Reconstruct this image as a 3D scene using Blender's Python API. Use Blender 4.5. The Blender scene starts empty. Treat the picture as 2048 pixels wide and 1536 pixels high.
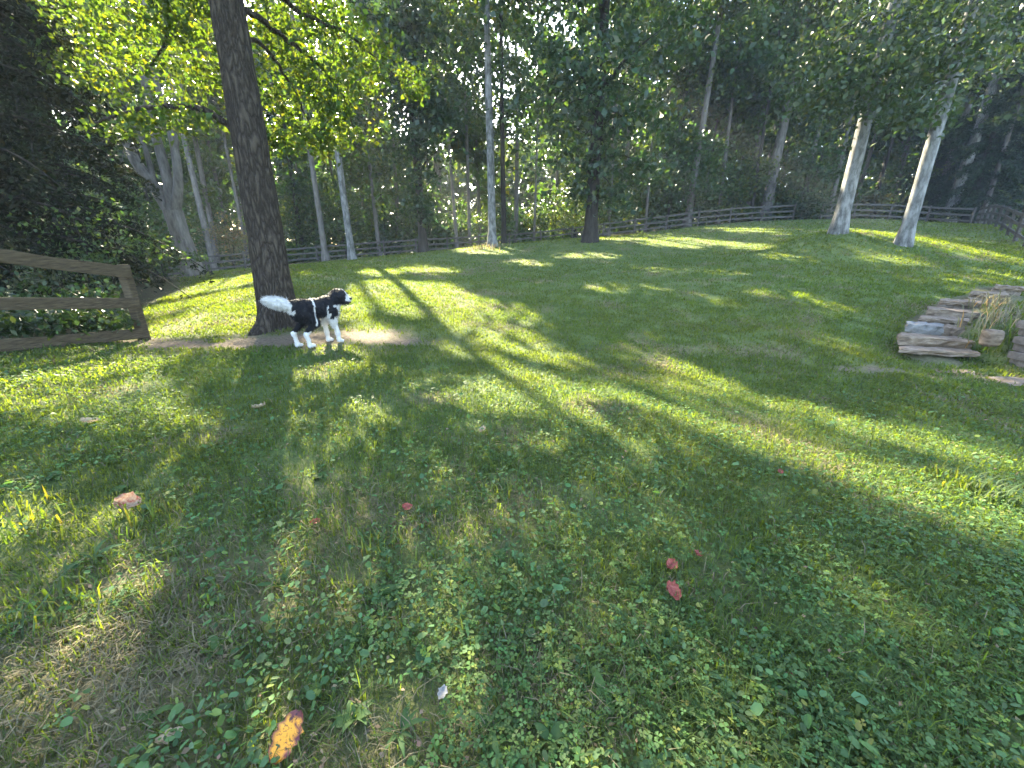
import bpy, math, random
import numpy as np
from mathutils import Vector, Matrix

# ------------------------------------------------------------------ camera, sky, sun, exposure
SC = bpy.context.scene
COL = SC.collection
F, PITCH, EYE = 830.0, math.radians(18.6), 1.5
cam_d = bpy.data.cameras.new('camera')
cam_d.sensor_width = 36.0
cam_d.sensor_fit = 'HORIZONTAL'
cam_d.lens = 36.0 * F / 2048.0
cam_d.clip_start, cam_d.clip_end = 0.05, 1500.0
cam = bpy.data.objects.new('camera', cam_d)
COL.objects.link(cam)
cam.location = (0, 0, EYE)
cam.rotation_euler = (math.pi / 2 - PITCH, 0, 0)
SC.camera = cam

SUN_AZ, SUN_EL = math.radians(-25.0), math.radians(32.0)      # azimuth measured from +Y towards +X
S = np.array([math.sin(SUN_AZ) * math.cos(SUN_EL), math.cos(SUN_AZ) * math.cos(SUN_EL), math.sin(SUN_EL)])
wd = bpy.data.worlds.new('World')
SC.world = wd
wd.use_nodes = True
nt = wd.node_tree
sky = nt.nodes.new('ShaderNodeTexSky')
sky.sky_type = 'NISHITA'
sky.sun_disc = False
sky.sun_elevation = SUN_EL
sky.sun_rotation = SUN_AZ
sky.air_density, sky.dust_density, sky.ozone_density = 1.0, 1.6, 1.0
nt.nodes['Background'].inputs['Strength'].default_value = 0.13
nt.links.new(sky.outputs[0], nt.nodes['Background'].inputs['Color'])
sun_d = bpy.data.lights.new('sun', 'SUN')
sun_d.energy, sun_d.angle, sun_d.color = 5.0, math.radians(0.53), (1.0, 0.9, 0.66)
sun = bpy.data.objects.new('sun', sun_d)
COL.objects.link(sun)
sun.rotation_euler = Vector(S).to_track_quat('Z', 'Y').to_euler()
sun.location = (0, 0, 60)
vs = SC.view_settings
vs.view_transform, vs.look, vs.exposure, vs.gamma = 'Standard', 'None', 3.5, 1.0
vs.use_curve_mapping = False
cy = SC.cycles
cy.max_bounces, cy.diffuse_bounces, cy.glossy_bounces, cy.transmission_bounces, cy.transparent_max_bounces = 5, 3, 1, 4, 4
cy.sample_clamp_indirect = 6.0
cy.use_denoising = True

rng = np.random.default_rng(7)
random.seed(7)

# ------------------------------------------------------------------ pixel <-> world helpers
CP, SP = math.cos(PITCH), math.sin(PITCH)


def W(u, v, Y):
    x, y = (u - 1024.0) / F, (v - 768.0) / F
    t = Y / (CP - y * SP)
    return np.array([x * t, Y, EYE + t * (-SP - y * CP)])


def project(p):
    d = p - np.array([0, 0, EYE])
    fw = d[..., 1] * CP - d[..., 2] * SP
    up = d[..., 1] * SP + d[..., 2] * CP
    fs = np.where(fw > 0.05, fw, 0.05)
    return 1024 + F * d[..., 0] / fs, 768 - F * up / fs, fw


def hash2(i, j, s):
    n = (i * 374761393 + j * 668265263 + s * 1442695041) & 0xFFFFFFFF
    n = ((n ^ (n >> 13)) * 1274126177) & 0xFFFFFFFF
    return ((n ^ (n >> 16)) & 0xFFFF) / 65535.0


def vn(x, y, s=0):
    x, y = np.asarray(x, float), np.asarray(y, float)
    i, j = np.floor(x).astype(np.int64), np.floor(y).astype(np.int64)
    a, b = x - i, y - j
    a, b = a * a * (3 - 2 * a), b * b * (3 - 2 * b)
    return (hash2(i, j, s) * (1 - a) + hash2(i + 1, j, s) * a) * (1 - b) + (hash2(i, j + 1, s) * (1 - a) + hash2(i + 1, j + 1, s) * a) * b


def fbm(x, y, s=0, o=3):
    r, w = 0, 0
    for k in range(o):
        r = r + vn(x * 2 ** k, y * 2 ** k, s + k) * 0.5 ** k
        w += 0.5 ** k
    return r / w


# ------------------------------------------------------------------ terrain: a thin-plate surface through surveyed points
CTRL = [(0, 0, 0), (-3, 0, 0.02), (3, 0, -.12), (0, -4, 0), (-7, 0, .15), (7, 0, -.5), (-9, -5, .1), (9, -5, -.6), (0, 2, 0), (-2, 2.5, .02),
        (2, 2.2, -.06), (-1.5, 4, .05), (1.1, 3.7, -.03)]
for u, v, Y in [(640, 692, 5.95), (293, 680, 6.36), (0, 706, 4.86), (562, 654, 7.3), (860, 655, 7.3), (1500, 760, 5.68), (1900, 760, 5.7), (1885, 710, 6.9), (1750, 700, 7.0),
                (1700, 640, 8.4), (2010, 582, 9.9), (2000, 625, 8.2), (1024, 600, 10), (1024, 700, 6.3), (1024, 550, 15), (1024, 500, 23), (1500, 560, 12), (1500, 640, 8.6),
                (1500, 500, 19), (1500, 460, 27), (1500, 443, 36), (1750, 520, 14), (1675, 465, 16.5), (1805, 488, 15), (1935, 449, 33.5), (2040, 492, 18.5), (2040, 535, 13),
                (300, 640, 7.8), (300, 600, 11.5), (530, 560, 12), (530, 610, 8.7), (400, 548, 17), (300, 562, 20), (450, 545, 27), (705, 521, 26), (600, 530, 28), (590, 526, 34),
                (850, 505, 27.5), (985, 493, 25), (1180, 483, 23), (800, 509, 36), (1050, 494, 36.5), (1270, 467, 36.5), (1640, 438, 36.5), (1760, 438, 36)]:
    CTRL.append(tuple(W(u, v, Y)))
CTRL += [(-14, 5, .4), (-16, 12, 0), (-25, 20, -1), (-40, 20, -1.5), (-45, 45, -2), (-15, 48, -.3), (0, 50, 1.5), (20, 50, 3.2), (45, 50, 4.2), (55, 25, 3.2), (30, 10, 1.5),
         (30, 18, 2.0), (14, 0, -.6), (0, 75, 2), (-40, 75, -2), (50, 75, 4.5), (9.6, 8.4, .42), (9.4, 6.2, -.3), (8.3, 7.5, .15)]
STEPS = [(1800, 698, 1960, 712, 6.85, .42, .05, 0), (1798, 672, 1950, 687, 7.18, .45, .14, 0), (1884, 654, 1934, 660, 7.52, .42, .14, 0), (1812, 648, 1886, 655, 7.50, .42, .14, 1),
         (1840, 635, 1942, 646, 7.95, .45, .06, 0), (1856, 617, 1966, 632, 8.3, .46, .13, 0), (1880, 601, 1970, 609, 8.75, .55, .06, 0), (1943, 584, 2018, 592, 9.25, .5, .06, 0),
         (1990, 571, 2056, 579, 9.75, .6, .06, 0)]
for u1, v1, u2, v2, Y, dep, th, bl in STEPS:
    if u1 != 1884:
        for f in (.1, .9):
            p = W(u1 * (1 - f) + (u2 if u2 > 1900 else 1934) * f, v1 + 4, Y + .03)
            CTRL.append((p[0], p[1], p[2] - max(th, .12) - .09))
CTRL = np.array(CTRL, float)


def tps_fit(c, lam=0.008):
    n = len(c)
    d2 = ((c[:, None, :2] - c[None, :, :2]) ** 2).sum(-1)
    K = 0.5 * d2 * np.log(d2 + 1e-9) + lam * np.eye(n)
    Pm = np.c_[np.ones(n), c[:, :2]]
    A = np.block([[K, Pm], [Pm.T, np.zeros((3, 3))]])
    return np.linalg.solve(A, np.r_[c[:, 2], 0, 0, 0])


TP = tps_fit(CTRL)


def tps(x, y):
    r = TP[-3] + TP[-2] * x + TP[-1] * y
    for k in range(len(CTRL)):
        d2 = (x - CTRL[k, 0]) ** 2 + (y - CTRL[k, 1]) ** 2
        r = r + TP[k] * 0.5 * d2 * np.log(d2 + 1e-9)
    return r


GX, GY, GS = (-60.0, 60.0), (-8.0, 80.0), 0.25
_gx, _gy = np.arange(GX[0], GX[1] + .01, GS), np.arange(GY[0], GY[1] + .01, GS)
_mx, _my = np.meshgrid(_gx, _gy, indexing='ij')
HG = np.clip(tps(_mx, _my), -4, 7)
HG += (fbm(_mx * .9, _my * .9, 3) - .5) * .05


def H(x, y):
    a = np.clip((np.asarray(x, float) - GX[0]) / GS, 0, len(_gx) - 1.001)
    b = np.clip((np.asarray(y, float) - GY[0]) / GS, 0, len(_gy) - 1.001)
    i, j = a.astype(int), b.astype(int)
    a, b = a - i, b - j
    return (HG[i, j] * (1 - a) + HG[i + 1, j] * a) * (1 - b) + (HG[i, j + 1] * (1 - a) + HG[i + 1, j + 1] * a) * b


def ground_at(u, v):
    """the point of the terrain seen at a place in the photograph"""
    prev = None
    for Y in np.concatenate([np.arange(.6, 12, .02), np.arange(12, 60, .1)]):
        p = W(u, v, Y)
        if p[2] <= H(p[0], p[1]):
            return np.array([p[0], p[1], float(H(p[0], p[1]))])
    return np.array([p[0], p[1], float(H(p[0], p[1]))])


# fence lines (plan positions of the yard's edge)
FENCE_FAR = [W(u, v, Y)[:2] for u, v, Y in [(330, 551, 27), (470, 542, 31), (590, 526, 34), (800, 509, 36), (1050, 494, 36.5), (1270, 467, 36.5), (1440, 448, 36.5), (1585, 441, 36.5)]]
FENCE_RIGHT = [W(u, v, Y)[:2] for u, v, Y in [(1640, 438, 36.5), (1760, 438, 36), (1870, 442, 35), (1940, 448, 33.5)]]


def seg_dist(x, y, pts):
    best = np.full(np.shape(x), 1e9)
    for (a, b) in zip(pts[:-1], pts[1:]):
        ab = b - a
        t = np.clip(((x - a[0]) * ab[0] + (y - a[1]) * ab[1]) / (ab @ ab), 0, 1)
        best = np.minimum(best, np.hypot(x - a[0] - t * ab[0], y - a[1] - t * ab[1]))
    return best


def woods(x, y):
    """1 on the forest floor beyond the yard, 0 on the lawn"""
    lx = np.array([-60, -30, -19.6, -18, -13.5, -9.5, 1, 10.5, 18, 24, 29, 33, 36, 60])
    ly = np.array([16, 18, 22, 27, 31, 33.5, 36.2, 36.2, 36.2, 36.2, 35.8, 34.5, 32, 10])
    far = y - np.interp(x, lx, ly) + (fbm(x * .5, y * .5, 9) - .5) * 3
    left = (-5.9 - x - np.maximum(0, y - 6) * .62) + (fbm(x * .7, y * .7, 12) - .5) * .8
    return np.clip(np.maximum(far, left) / 1.2 + .5, 0, 1)


DIRT = [(W(560, 686, 6.25), 1.6, .6, 1), (W(740, 670, 6.5), .95, .5, 1), (W(400, 690, 6.1), 1.5, .5, 1), (W(200, 720, 5.4), 1.2, .35, .5), (W(1740, 745, 5.95), .7, .2, .6), (W(1960, 750, 5.9), .9, .2, .5),
        (W(1240, 1060, 2.15), .3, .16, .3), (W(1080, 1040, 2.2), .3, .2, .3), (W(350, 1220, 1.65), .4, .18, .4), (W(540, 1000, 2.35), .5, .2, .35), (W(960, 880, 3.1), .4, .25, .3), (W(60, 1440, 1.1), .4, .25, .3)]


def dirt(x, y):
    d = 0
    wx, wy = (fbm(x * 1.6, y * 1.6, 23) - .5) * .9, (fbm(x * 1.6, y * 1.6, 24) - .5) * .5
    for p, rx, ry, k in DIRT:
        d = np.maximum(d, k * np.exp(-(((x + wx - p[0]) / rx) ** 2 + ((y + wy - p[1]) / ry) ** 2)))
    n = fbm(x * 6, y * 6, 21)
    return np.clip(d * 1.35 + (n - .5) * 2.2 * np.minimum(d * 1.6, .6) - .05, 0, 1)


def bare(x, y):
    """the flight of steps, where nothing is left to grow"""
    pts = [np.array([W((q[0] + q[2]) / 2, (q[1] + q[3]) / 2, q[4])[0], q[4] + .15]) for q in (STEPS[0], STEPS[1], STEPS[4], STEPS[5], STEPS[6], STEPS[7], STEPS[8])]
    return seg_dist(x, y, pts) < .40 + .16 * (fbm(x * 3, y * 3, 27) - .5)


def dryness(x, y):
    b = np.exp(-(((x + 1.35) / 1.0) ** 2 + ((y - 1.45) / .55) ** 2))
    b = np.maximum(b, .8 * np.exp(-(((x + 1.0) / .55) ** 2 + ((y - 2.0) / .5) ** 2)))
    b = np.maximum(b, np.exp(-(((x - 8.9) / 1.1) ** 2 + ((y - 8.0) / .9) ** 2)))
    n = fbm(x * 1.3 + 5, y * 1.3, 31)
    return np.clip(b * .48 + np.clip((n - .56) * 2.5, 0, .6), 0, 1)


# ------------------------------------------------------------------ materials
def mat(name):
    m = bpy.data.materials.new(name)
    m.use_nodes = True
    n = m.node_tree.nodes
    return m, n, m.node_tree.links, n['Principled BSDF']


def ramp(n, l, src, stops):
    r = n.new('ShaderNodeValToRGB')
    while len(r.color_ramp.elements) < len(stops):
        r.color_ramp.elements.new(.5)
    for e, (p, c) in zip(r.color_ramp.elements, stops):
        e.position, e.color = p, (*c, 1)
    l.new(src, r.inputs[0])
    return r.outputs[0]


def noise(n, l, scale, detail=4, rough=.6, vec=None, stretch=None):
    t = n.new('ShaderNodeTexNoise')
    t.inputs['Scale'].default_value, t.inputs['Detail'].default_value, t.inputs['Roughness'].default_value = scale, detail, rough
    if vec is None:
        g = n.new('ShaderNodeTexCoord')
        vec = g.outputs['Object']
    if stretch:
        mp = n.new('ShaderNodeMapping')
        mp.inputs['Scale'].default_value = stretch
        l.new(vec, mp.inputs[0])
        vec = mp.outputs[0]
    l.new(vec, t.inputs['Vector'])
    return t.outputs['Fac']


def bump(n, l, h, b, strength, dist):
    k = n.new('ShaderNodeBump')
    k.inputs['Strength'].default_value, k.inputs['Distance'].default_value = strength, dist
    l.new(h, k.inputs['Height'])
    l.new(k.outputs[0], b.inputs['Normal'])


def simple(name, stops, scale, stretch=None, rough=.85, bs=.5, bd=.01, detail=5, spec=.3):
    m, n, l, b = mat(name)
    f = noise(n, l, scale, detail, .65, stretch=stretch)
    l.new(ramp(n, l, f, stops), b.inputs['Base Color'])
    b.inputs['Roughness'].default_value = rough
    b.inputs['Specular IOR Level'].default_value = spec
    bump(n, l, f, b, bs, bd)
    return m


def leaf_mat(name, trans=.5, tint=(1.8, 1.6, .4), rough=.45, spec=.3):
    m, n, l, b = mat(name)
    a = n.new('ShaderNodeAttribute')
    a.attribute_name = 'Col'
    l.new(a.outputs['Color'], b.inputs['Base Color'])
    b.inputs['Roughness'].default_value = rough
    b.inputs['Specular IOR Level'].default_value = spec
    mx = n.new('ShaderNodeMix')
    mx.data_type, mx.blend_type = 'RGBA', 'MULTIPLY'
    mx.inputs[0].default_value = 1
    l.new(a.outputs['Color'], mx.inputs[6])
    mx.inputs[7].default_value = (*tint, 1)
    t = n.new('ShaderNodeBsdfTranslucent')
    l.new(mx.outputs[2], t.inputs['Color'])
    ms = n.new('ShaderNodeMixShader')
    ms.inputs[0].default_value = trans
    l.new(b.outputs[0], ms.inputs[1])
    l.new(t.outputs[0], ms.inputs[2])
    l.new(ms.outputs[0], n['Material Output'].inputs['Surface'])
    return m


M_LEAF = leaf_mat('leaf')
M_WOODLEAF = leaf_mat('wood_leaf', .45, (1.35, 1.5, .5), .38, .45)
M_WEED = leaf_mat('weed_leaf', .4, (1.7, 1.7, .5), .6, .12)
M_NEEDLE = leaf_mat('dark_leaf', .2, (1.4, 1.4, .4), .6, .12)
M_GRASS = leaf_mat('grass_blade', .5, (2.8, 2.55, .2), .6, .1)
def bark_mat(name, dark, mid, light, sc=11, stretch=.22, bd=.06):
    m, n, l, b = mat(name)
    g = n.new('ShaderNodeTexCoord')
    mp = n.new('ShaderNodeMapping')
    mp.inputs['Scale'].default_value = (1, 1, stretch)
    l.new(g.outputs['Object'], mp.inputs[0])
    wn = n.new('ShaderNodeTexNoise')
    wn.inputs['Scale'].default_value, wn.inputs['Detail'].default_value = 6, 3
    l.new(mp.outputs[0], wn.inputs['Vector'])
    ad = n.new('ShaderNodeVectorMath')
    ad.operation = 'MULTIPLY_ADD'
    l.new(wn.outputs['Color'], ad.inputs[0])
    ad.inputs[1].default_value = (.3, .3, .3)
    l.new(mp.outputs[0], ad.inputs[2])
    vo = n.new('ShaderNodeTexVoronoi')
    vo.feature = 'DISTANCE_TO_EDGE'
    vo.inputs['Scale'].default_value = sc
    l.new(ad.outputs[0], vo.inputs['Vector'])
    fine = noise(n, l, 38, 6, .7, g.outputs['Object'], (1, 1, .5))
    mu = n.new('ShaderNodeMath')
    mu.operation = 'MULTIPLY_ADD'
    l.new(vo.outputs['Distance'], mu.inputs[0])
    mu.inputs[1].default_value = 1.5
    sb = n.new('ShaderNodeMath')
    sb.operation = 'MULTIPLY'
    l.new(fine, sb.inputs[0])
    sb.inputs[1].default_value = .55
    l.new(sb.outputs[0], mu.inputs[2])
    l.new(ramp(n, l, mu.outputs[0], [(.2, dark), (.45, mid), (.85, light)]), b.inputs['Base Color'])
    b.inputs['Roughness'].default_value = .92
    b.inputs['Specular IOR Level'].default_value = .2
    bump(n, l, mu.outputs[0], b, 1.0, bd)
    return m


M_BARK_OAK = bark_mat('oak_bark', (.018, .014, .010), (.05, .039, .029), (.095, .076, .057), 12, .25, .12)
M_BARK = simple('grey_bark', [(.3, (.06, .052, .045)), (.6, (.16, .145, .13)), (.8, (.24, .225, .2))], 7, (1, 1, .25), .9, .8, .03)
M_BARK_PALE = simple('pale_bark', [(.32, (.035, .034, .03)), (.47, (.11, .108, .1)), (.56, (.19, .186, .178)), (.75, (.28, .275, .262))], 5, (1, 1, .4), .85, .9, .04, 9)
M_BARK_DARK = simple('dark_bark', [(.3, (.016, .014, .012)), (.7, (.05, .043, .036))], 8, (1, 1, .2), .9, .8, .03, spec=.1)
M_WOOD = simple('weathered_fence_wood', [(.3, (.022, .015, .008)), (.5, (.062, .045, .024)), (.8, (.115, .088, .05))], 16, (.5, .5, 5), .9, 1.0, .012)
M_WOOD_GREY = simple('grey_fence_wood', [(.3, (.04, .035, .03)), (.6, (.08, .073, .064)), (.8, (.12, .11, .098))], 10, (.3, 3, 3), .85, .4, .006)
M_STONE = simple('step_stone', [(.25, (.05, .034, .021)), (.5, (.155, .112, .076)), (.75, (.28, .22, .16))], 6, (1, 1, 3.5), .85, .9, .03, 8)
M_STONE_BLUE = simple('blue_grey_stone', [(.25, (.07, .066, .06)), (.5, (.145, .138, .128)), (.75, (.225, .215, .2))], 6, (1, 1, 2.5), .8, .9, .03, 8)
M_BLOCK = simple('wall_block', [(.25, (.09, .07, .055)), (.5, (.17, .135, .11)), (.75, (.25, .2, .165))], 12, None, .9, .8, .015, 8)
M_STRAW = leaf_mat('straw', .35, (1.2, 1.1, .7), .7, .2)


def ground_mat():
    m, n, l, b = mat('ground')
    geo = n.new('ShaderNodeNewGeometry')
    pos = geo.outputs['Position']
    at = n.new('ShaderNodeAttribute')
    at.attribute_name = 'mask'
    sep = n.new('ShaderNodeSeparateColor')
    l.new(at.outputs['Color'], sep.inputs[0])
    g1 = noise(n, l, 1.1, 5, .6, pos)
    g2 = noise(n, l, 28, 4, .7, pos)
    mixf = n.new('ShaderNodeMath')
    mixf.operation = 'MULTIPLY_ADD'
    l.new(g2, mixf.inputs[0])
    mixf.inputs[1].default_value = .6
    half = n.new('ShaderNodeMath')
    half.operation = 'MULTIPLY'
    l.new(g1, half.inputs[0])
    half.inputs[1].default_value = .4
    l.new(half.outputs[0], mixf.inputs[2])
    grass = ramp(n, l, mixf.outputs[0], [(.3, (.04, .06, .022)), (.5, (.10, .14, .04)), (.68, (.18, .20, .065))])
    soil = ramp(n, l, noise(n, l, 22, 6, .7, pos), [(.3, (.07, .05, .035)), (.5, (.16, .12, .085)), (.72, (.28, .225, .16))])
    litter = ramp(n, l, noise(n, l, 9, 6, .75, pos), [(.3, (.02, .018, .01)), (.48, (.07, .055, .03)), (.6, (.06, .07, .025)), (.75, (.2, .16, .10))])
    dry = ramp(n, l, noise(n, l, 30, 5, .7, pos), [(.3, (.09, .075, .04)), (.7, (.25, .21, .11))])

    def mix(f, a, c):
        k = n.new('ShaderNodeMix')
        k.data_type = 'RGBA'
        l.new(f, k.inputs[0])
        l.new(a, k.inputs[6])
        l.new(c, k.inputs[7])
        return k.outputs[2]
    c = mix(sep.outputs[2], grass, dry)
    c = mix(sep.outputs[0], c, soil)
    c = mix(sep.outputs[1], c, litter)
    l.new(c, b.inputs['Base Color'])
    b.inputs['Roughness'].default_value = .95
    b.inputs['Specular IOR Level'].default_value = .15
    bump(n, l, noise(n, l, 45, 5, .8, pos), b, .9, .05)
    return m


# ------------------------------------------------------------------ mesh helpers
def mesh_np(name, V, T, material=None, col=None, smooth=False, k=3):
    """V (n,3), T (m,k) -> mesh"""
    me = bpy.data.meshes.new(name)
    V, T = np.ascontiguousarray(V, np.float32), np.ascontiguousarray(T, np.int32)
    me.vertices.add(len(V))
    me.vertices.foreach_set('co', V.ravel())
    me.loops.add(T.size)
    me.loops.foreach_set('vertex_index', T.ravel())
    me.polygons.add(len(T))
    me.polygons.foreach_set('loop_start', np.arange(0, T.size, k, dtype=np.int32))
    if smooth:
        me.polygons.foreach_set('use_smooth', np.ones(len(T), bool))
    if col is not None:
        a = me.color_attributes.new('Col', 'FLOAT_COLOR', 'POINT')
        a.data.foreach_set('color', np.c_[col, np.ones(len(col))].astype(np.float32).ravel())
    me.update(calc_edges=True)
    if material:
        me.materials.append(material)
    return me


def obj(name, me, parent=None, loc=None):
    o = bpy.data.objects.new(name, me)
    COL.objects.link(o)
    if parent is not None:
        o.parent = parent
    if loc is not None:
        o.location = loc
    return o


def tag(o, label=None, cat=None, group=None, kind=None):
    for k, v in (('label', label), ('category', cat), ('group', group), ('kind', kind)):
        if v:
            o[k] = v
    return o


def thing(name, label, cat, loc=(0, 0, 0), group=None, rz=0):
    o = bpy.data.objects.new(name, None)
    o.empty_display_size = .2
    COL.objects.link(o)
    o.location, o.rotation_euler = loc, (0, 0, rz)
    return tag(o, label, cat, group)


def rib(pts, rad, sides=10, lump=.0, seed=0, cap=True):
    """tapered tube along pts; returns V, quads"""
    pts, rad = np.asarray(pts, float), np.asarray(rad, float)
    n = len(pts)
    tan = np.gradient(pts, axis=0)
    tan /= np.linalg.norm(tan, axis=1)[:, None] + 1e-9
    ref = np.array([1.0, 0.13, 0.05])
    V = []
    a = np.linspace(0, 2 * math.pi, sides, endpoint=False)
    for i in range(n):
        x = np.cross(tan[i], ref)
        if np.linalg.norm(x) < .1:
            x = np.cross(tan[i], [0, 1, 0])
        x /= np.linalg.norm(x)
        y = np.cross(tan[i], x)
        r = rad[i] * (1 + lump * (vn(np.cos(a) * 1.7 + seed * 3.1 + 9, np.sin(a) * 1.7 + i * .35, seed) - .5) * 2)
        V.append(pts[i] + (np.cos(a) * r)[:, None] * x + (np.sin(a) * r)[:, None] * y)
    V = np.concatenate(V)
    i, j = np.meshgrid(np.arange(n - 1), np.arange(sides), indexing='ij')
    i, j = i.ravel(), j.ravel()
    j2 = (j + 1) % sides
    Q = np.c_[i * sides + j, i * sides + j2, (i + 1) * sides + j2, (i + 1) * sides + j]
    return V, Q


def join(parts):
    V, Q, o = [], [], 0
    for v, q in parts:
        V.append(v)
        Q.append(q + o)
        o += len(v)
    return np.concatenate(V), np.concatenate(Q)


def rand_dirs(n, r=rng):
    d = r.normal(size=(n, 3))
    return d / np.linalg.norm(d, axis=1)[:, None]


def leaf_mesh(name, C, size, col, material, flat=.55, aspect=.5, droop=.35, r=rng, tri=False):
    """diamond leaves at centres C; flat: how much normals lean to the sky"""
    n = len(C)
    nrm = rand_dirs(n, r) * (1 - flat) + np.array([0, 0, 1.0]) * flat
    nrm /= np.linalg.norm(nrm, axis=1)[:, None]
    d = np.cross(nrm, rand_dirs(n, r))
    d /= np.linalg.norm(d, axis=1)[:, None] + 1e-9
    d[:, 2] -= droop * r.random(n)
    d /= np.linalg.norm(d, axis=1)[:, None]
    s = np.cross(nrm, d)
    L = (size * r.uniform(.55, 1.3, n))[:, None] if np.isscalar(size) else (size * r.uniform(.7, 1.2, n))[:, None]
    w = L * aspect * r.uniform(.75, 1.2, n)[:, None]
    fold = nrm * w * .22
    if tri:
        V = np.stack([C - d * L * .55 + s * w * .62, C + d * L * .75, C - d * L * .55 - s * w * .62], 1).reshape(-1, 3)
        return mesh_np(name, V, np.arange(n * 3).reshape(n, 3), material, np.repeat(col, 3, 0))
    V = np.stack([C - d * L * .5, C + s * w * .5 + fold - d * L * .08, C + d * L * .5, C - s * w * .5 + fold - d * L * .08], 1).reshape(-1, 3)
    T = np.arange(n * 4).reshape(n, 4)
    return mesh_np(name, V, T, material, np.repeat(col, 4, 0), k=4)


def leaf_cols(n, base, var=.25, yellow=.12, r=rng):
    c = np.asarray(base)[None] * r.uniform(1 - var, 1 + var, (n, 1))
    y = (r.random(n) < yellow)[:, None]
    c = np.where(y, c * np.array([1.9, 1.35, .9]), c)
    return c * r.uniform(.88, 1.12, (n, 3))


# ------------------------------------------------------------------ ground
def axis(lo, hi, fine0, fine1, st, grow):
    a = list(np.arange(fine0, fine1 + 1e-6, st))
    s, x = st, fine1
    while x < hi:
        s *= grow
        x += s
        a.append(x)
    s, x = st, fine0
    while x > lo:
        s *= grow
        x -= s
        a.insert(0, x)
    return np.array(a)


gxs, gys = axis(-420, 420, -11, 12, .2, 1.09), axis(-60, 620, 0, 14, .2, 1.06)
mx, my = np.meshgrid(gxs, gys, indexing='ij')
mz = H(mx, my)
nx, ny = mx.shape
Vg = np.c_[mx.ravel(), my.ravel(), mz.ravel()]
ii, jj = np.meshgrid(np.arange(nx - 1), np.arange(ny - 1), indexing='ij')
q0 = (ii * ny + jj).ravel()
me = mesh_np('ground', Vg, np.c_[q0, q0 + ny, q0 + ny + 1, q0 + 1], ground_mat(), smooth=True, k=4)
at = me.color_attributes.new('mask', 'FLOAT_COLOR', 'POINT')
dm, wm, ym = np.maximum(dirt(Vg[:, 0], Vg[:, 1]),   .6 * bare(Vg[:, 0], Vg[:, 1])), woods(Vg[:, 0], Vg[:, 1]), dryness(Vg[:, 0], Vg[:, 1])
at.data.foreach_set('color', np.c_[dm, wm, ym, np.ones(len(dm))].astype(np.float32).ravel())
tag(obj('ground', me), 'mown lawn sloping up to the fence, bare soil round the big tree', kind='structure')

# ------------------------------------------------------------------ where the photograph shows sun on the ground: the canopy is open towards the sun there
LIT = np.zeros((384, 512))
_lv, _lu = np.mgrid[0:384, 0:512]
_lu, _lv = _lu * 4 + 2.0, _lv * 4 + 2.0


def lit_ell(cu, cv, ru, rv, deg=0, a=1.0):
    c, s = math.cos(math.radians(deg)), math.sin(math.radians(deg))
    x, y = _lu - cu, _lv - cv
    d = ((x * c + y * s) / ru) ** 2 + ((-x * s + y * c) / rv) ** 2
    np.maximum(LIT, a * np.clip(1.6 - d, 0, 1), out=LIT)


def lit_poly(pts, a=1.0):
    ins = np.zeros(LIT.shape, bool)
    n = len(pts)
    for k in range(n):
        (x1, y1), (x2, y2) = pts[k], pts[(k + 1) % n]
        c = ((y1 > _lv) != (y2 > _lv))
        with np.errstate(divide='ignore', invalid='ignore'):
            ins ^= c & (_lu < (x2 - x1) * (_lv - y1) / (y2 - y1 + 1e-9) + x1)
    np.maximum(LIT, a * ins, out=LIT)


lit_poly([(298, 672), (300, 650), (420, 618), (540, 596), (540, 645), (470, 662)])
lit_poly([(300, 632), (300, 618), (420, 590), (530, 574), (530, 586), (400, 612)])
lit_poly([(310, 606), (340, 588), (430, 560), (530, 545), (530, 562), (400, 588)])
lit_ell(745, 668, 62, 16)
lit_poly([(700, 570), (760, 560), (900, 568), (970, 600), (1060, 615), (1090, 650), (1010, 650), (960, 640), (820, 632), (740, 612)])
lit_poly([(860, 640), (960, 640), (1050, 660), (1110, 690), (1190, 730), (1110, 730), (1000, 700), (900, 665)])
lit_poly([(690, 585), (735, 575), (735, 640), (690, 640)])
lit_poly([(880, 690), (960, 700), (1060, 745), (1240, 800), (1200, 815), (1020, 750)])
lit_poly([(780, 770), (860, 790), (930, 770), (1040, 755), (1130, 780), (1190, 820), (1240, 868), (1150, 845), (1060, 832), (960, 832), (860, 800)])
lit_ell(735, 830, 50, 26, 10, .9)
lit_ell(700, 868, 40, 20, 0, .6)
lit_ell(300, 825, 45, 18, -8, .9)
lit_poly([(0, 830), (0, 800), (130, 800), (60, 828)])
lit_poly([(0, 785), (0, 762), (160, 740), (330, 715), (330, 728), (180, 765)])
lit_ell(560, 750, 110, 12, 0, .9)
lit_ell(700, 715, 60, 10, 0, .7)
lit_ell(640, 700, 60, 5, 0, .7)
lit_poly([(1200, 788), (1333, 832), (1466, 885), (1599, 929), (1731, 978), (1864, 1031), (2060, 1092), (2060, 1010), (1776, 947), (1599, 889), (1421, 845), (1200, 770)])
lit_poly([(1200, 690), (1290, 703), (1421, 721), (1510, 774), (1643, 780), (1864, 820), (2060, 845), (2060, 1000), (1776, 935), (1554, 872), (1377, 815), (1200, 757)], .05)
lit_ell(1290, 715, 70, 14, 10)
lit_ell(1390, 760, 70, 22, 10)
lit_ell(1640, 830, 120, 11, 12)
lit_ell(1800, 878, 140, 13, 14)
lit_ell(1960, 915, 90, 12, 14)
lit_ell(1700, 700, 70, 6, 5, .7)
lit_ell(1450, 545, 60, 4, 2, .8)
lit_ell(1650, 560, 60, 4, 3, .8)
lit_ell(1330, 540, 50, 4, 2, .8)
lit_ell(1900, 560, 90, 4, 1, .8)
lit_ell(1245, 577, 95, 9)
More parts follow.
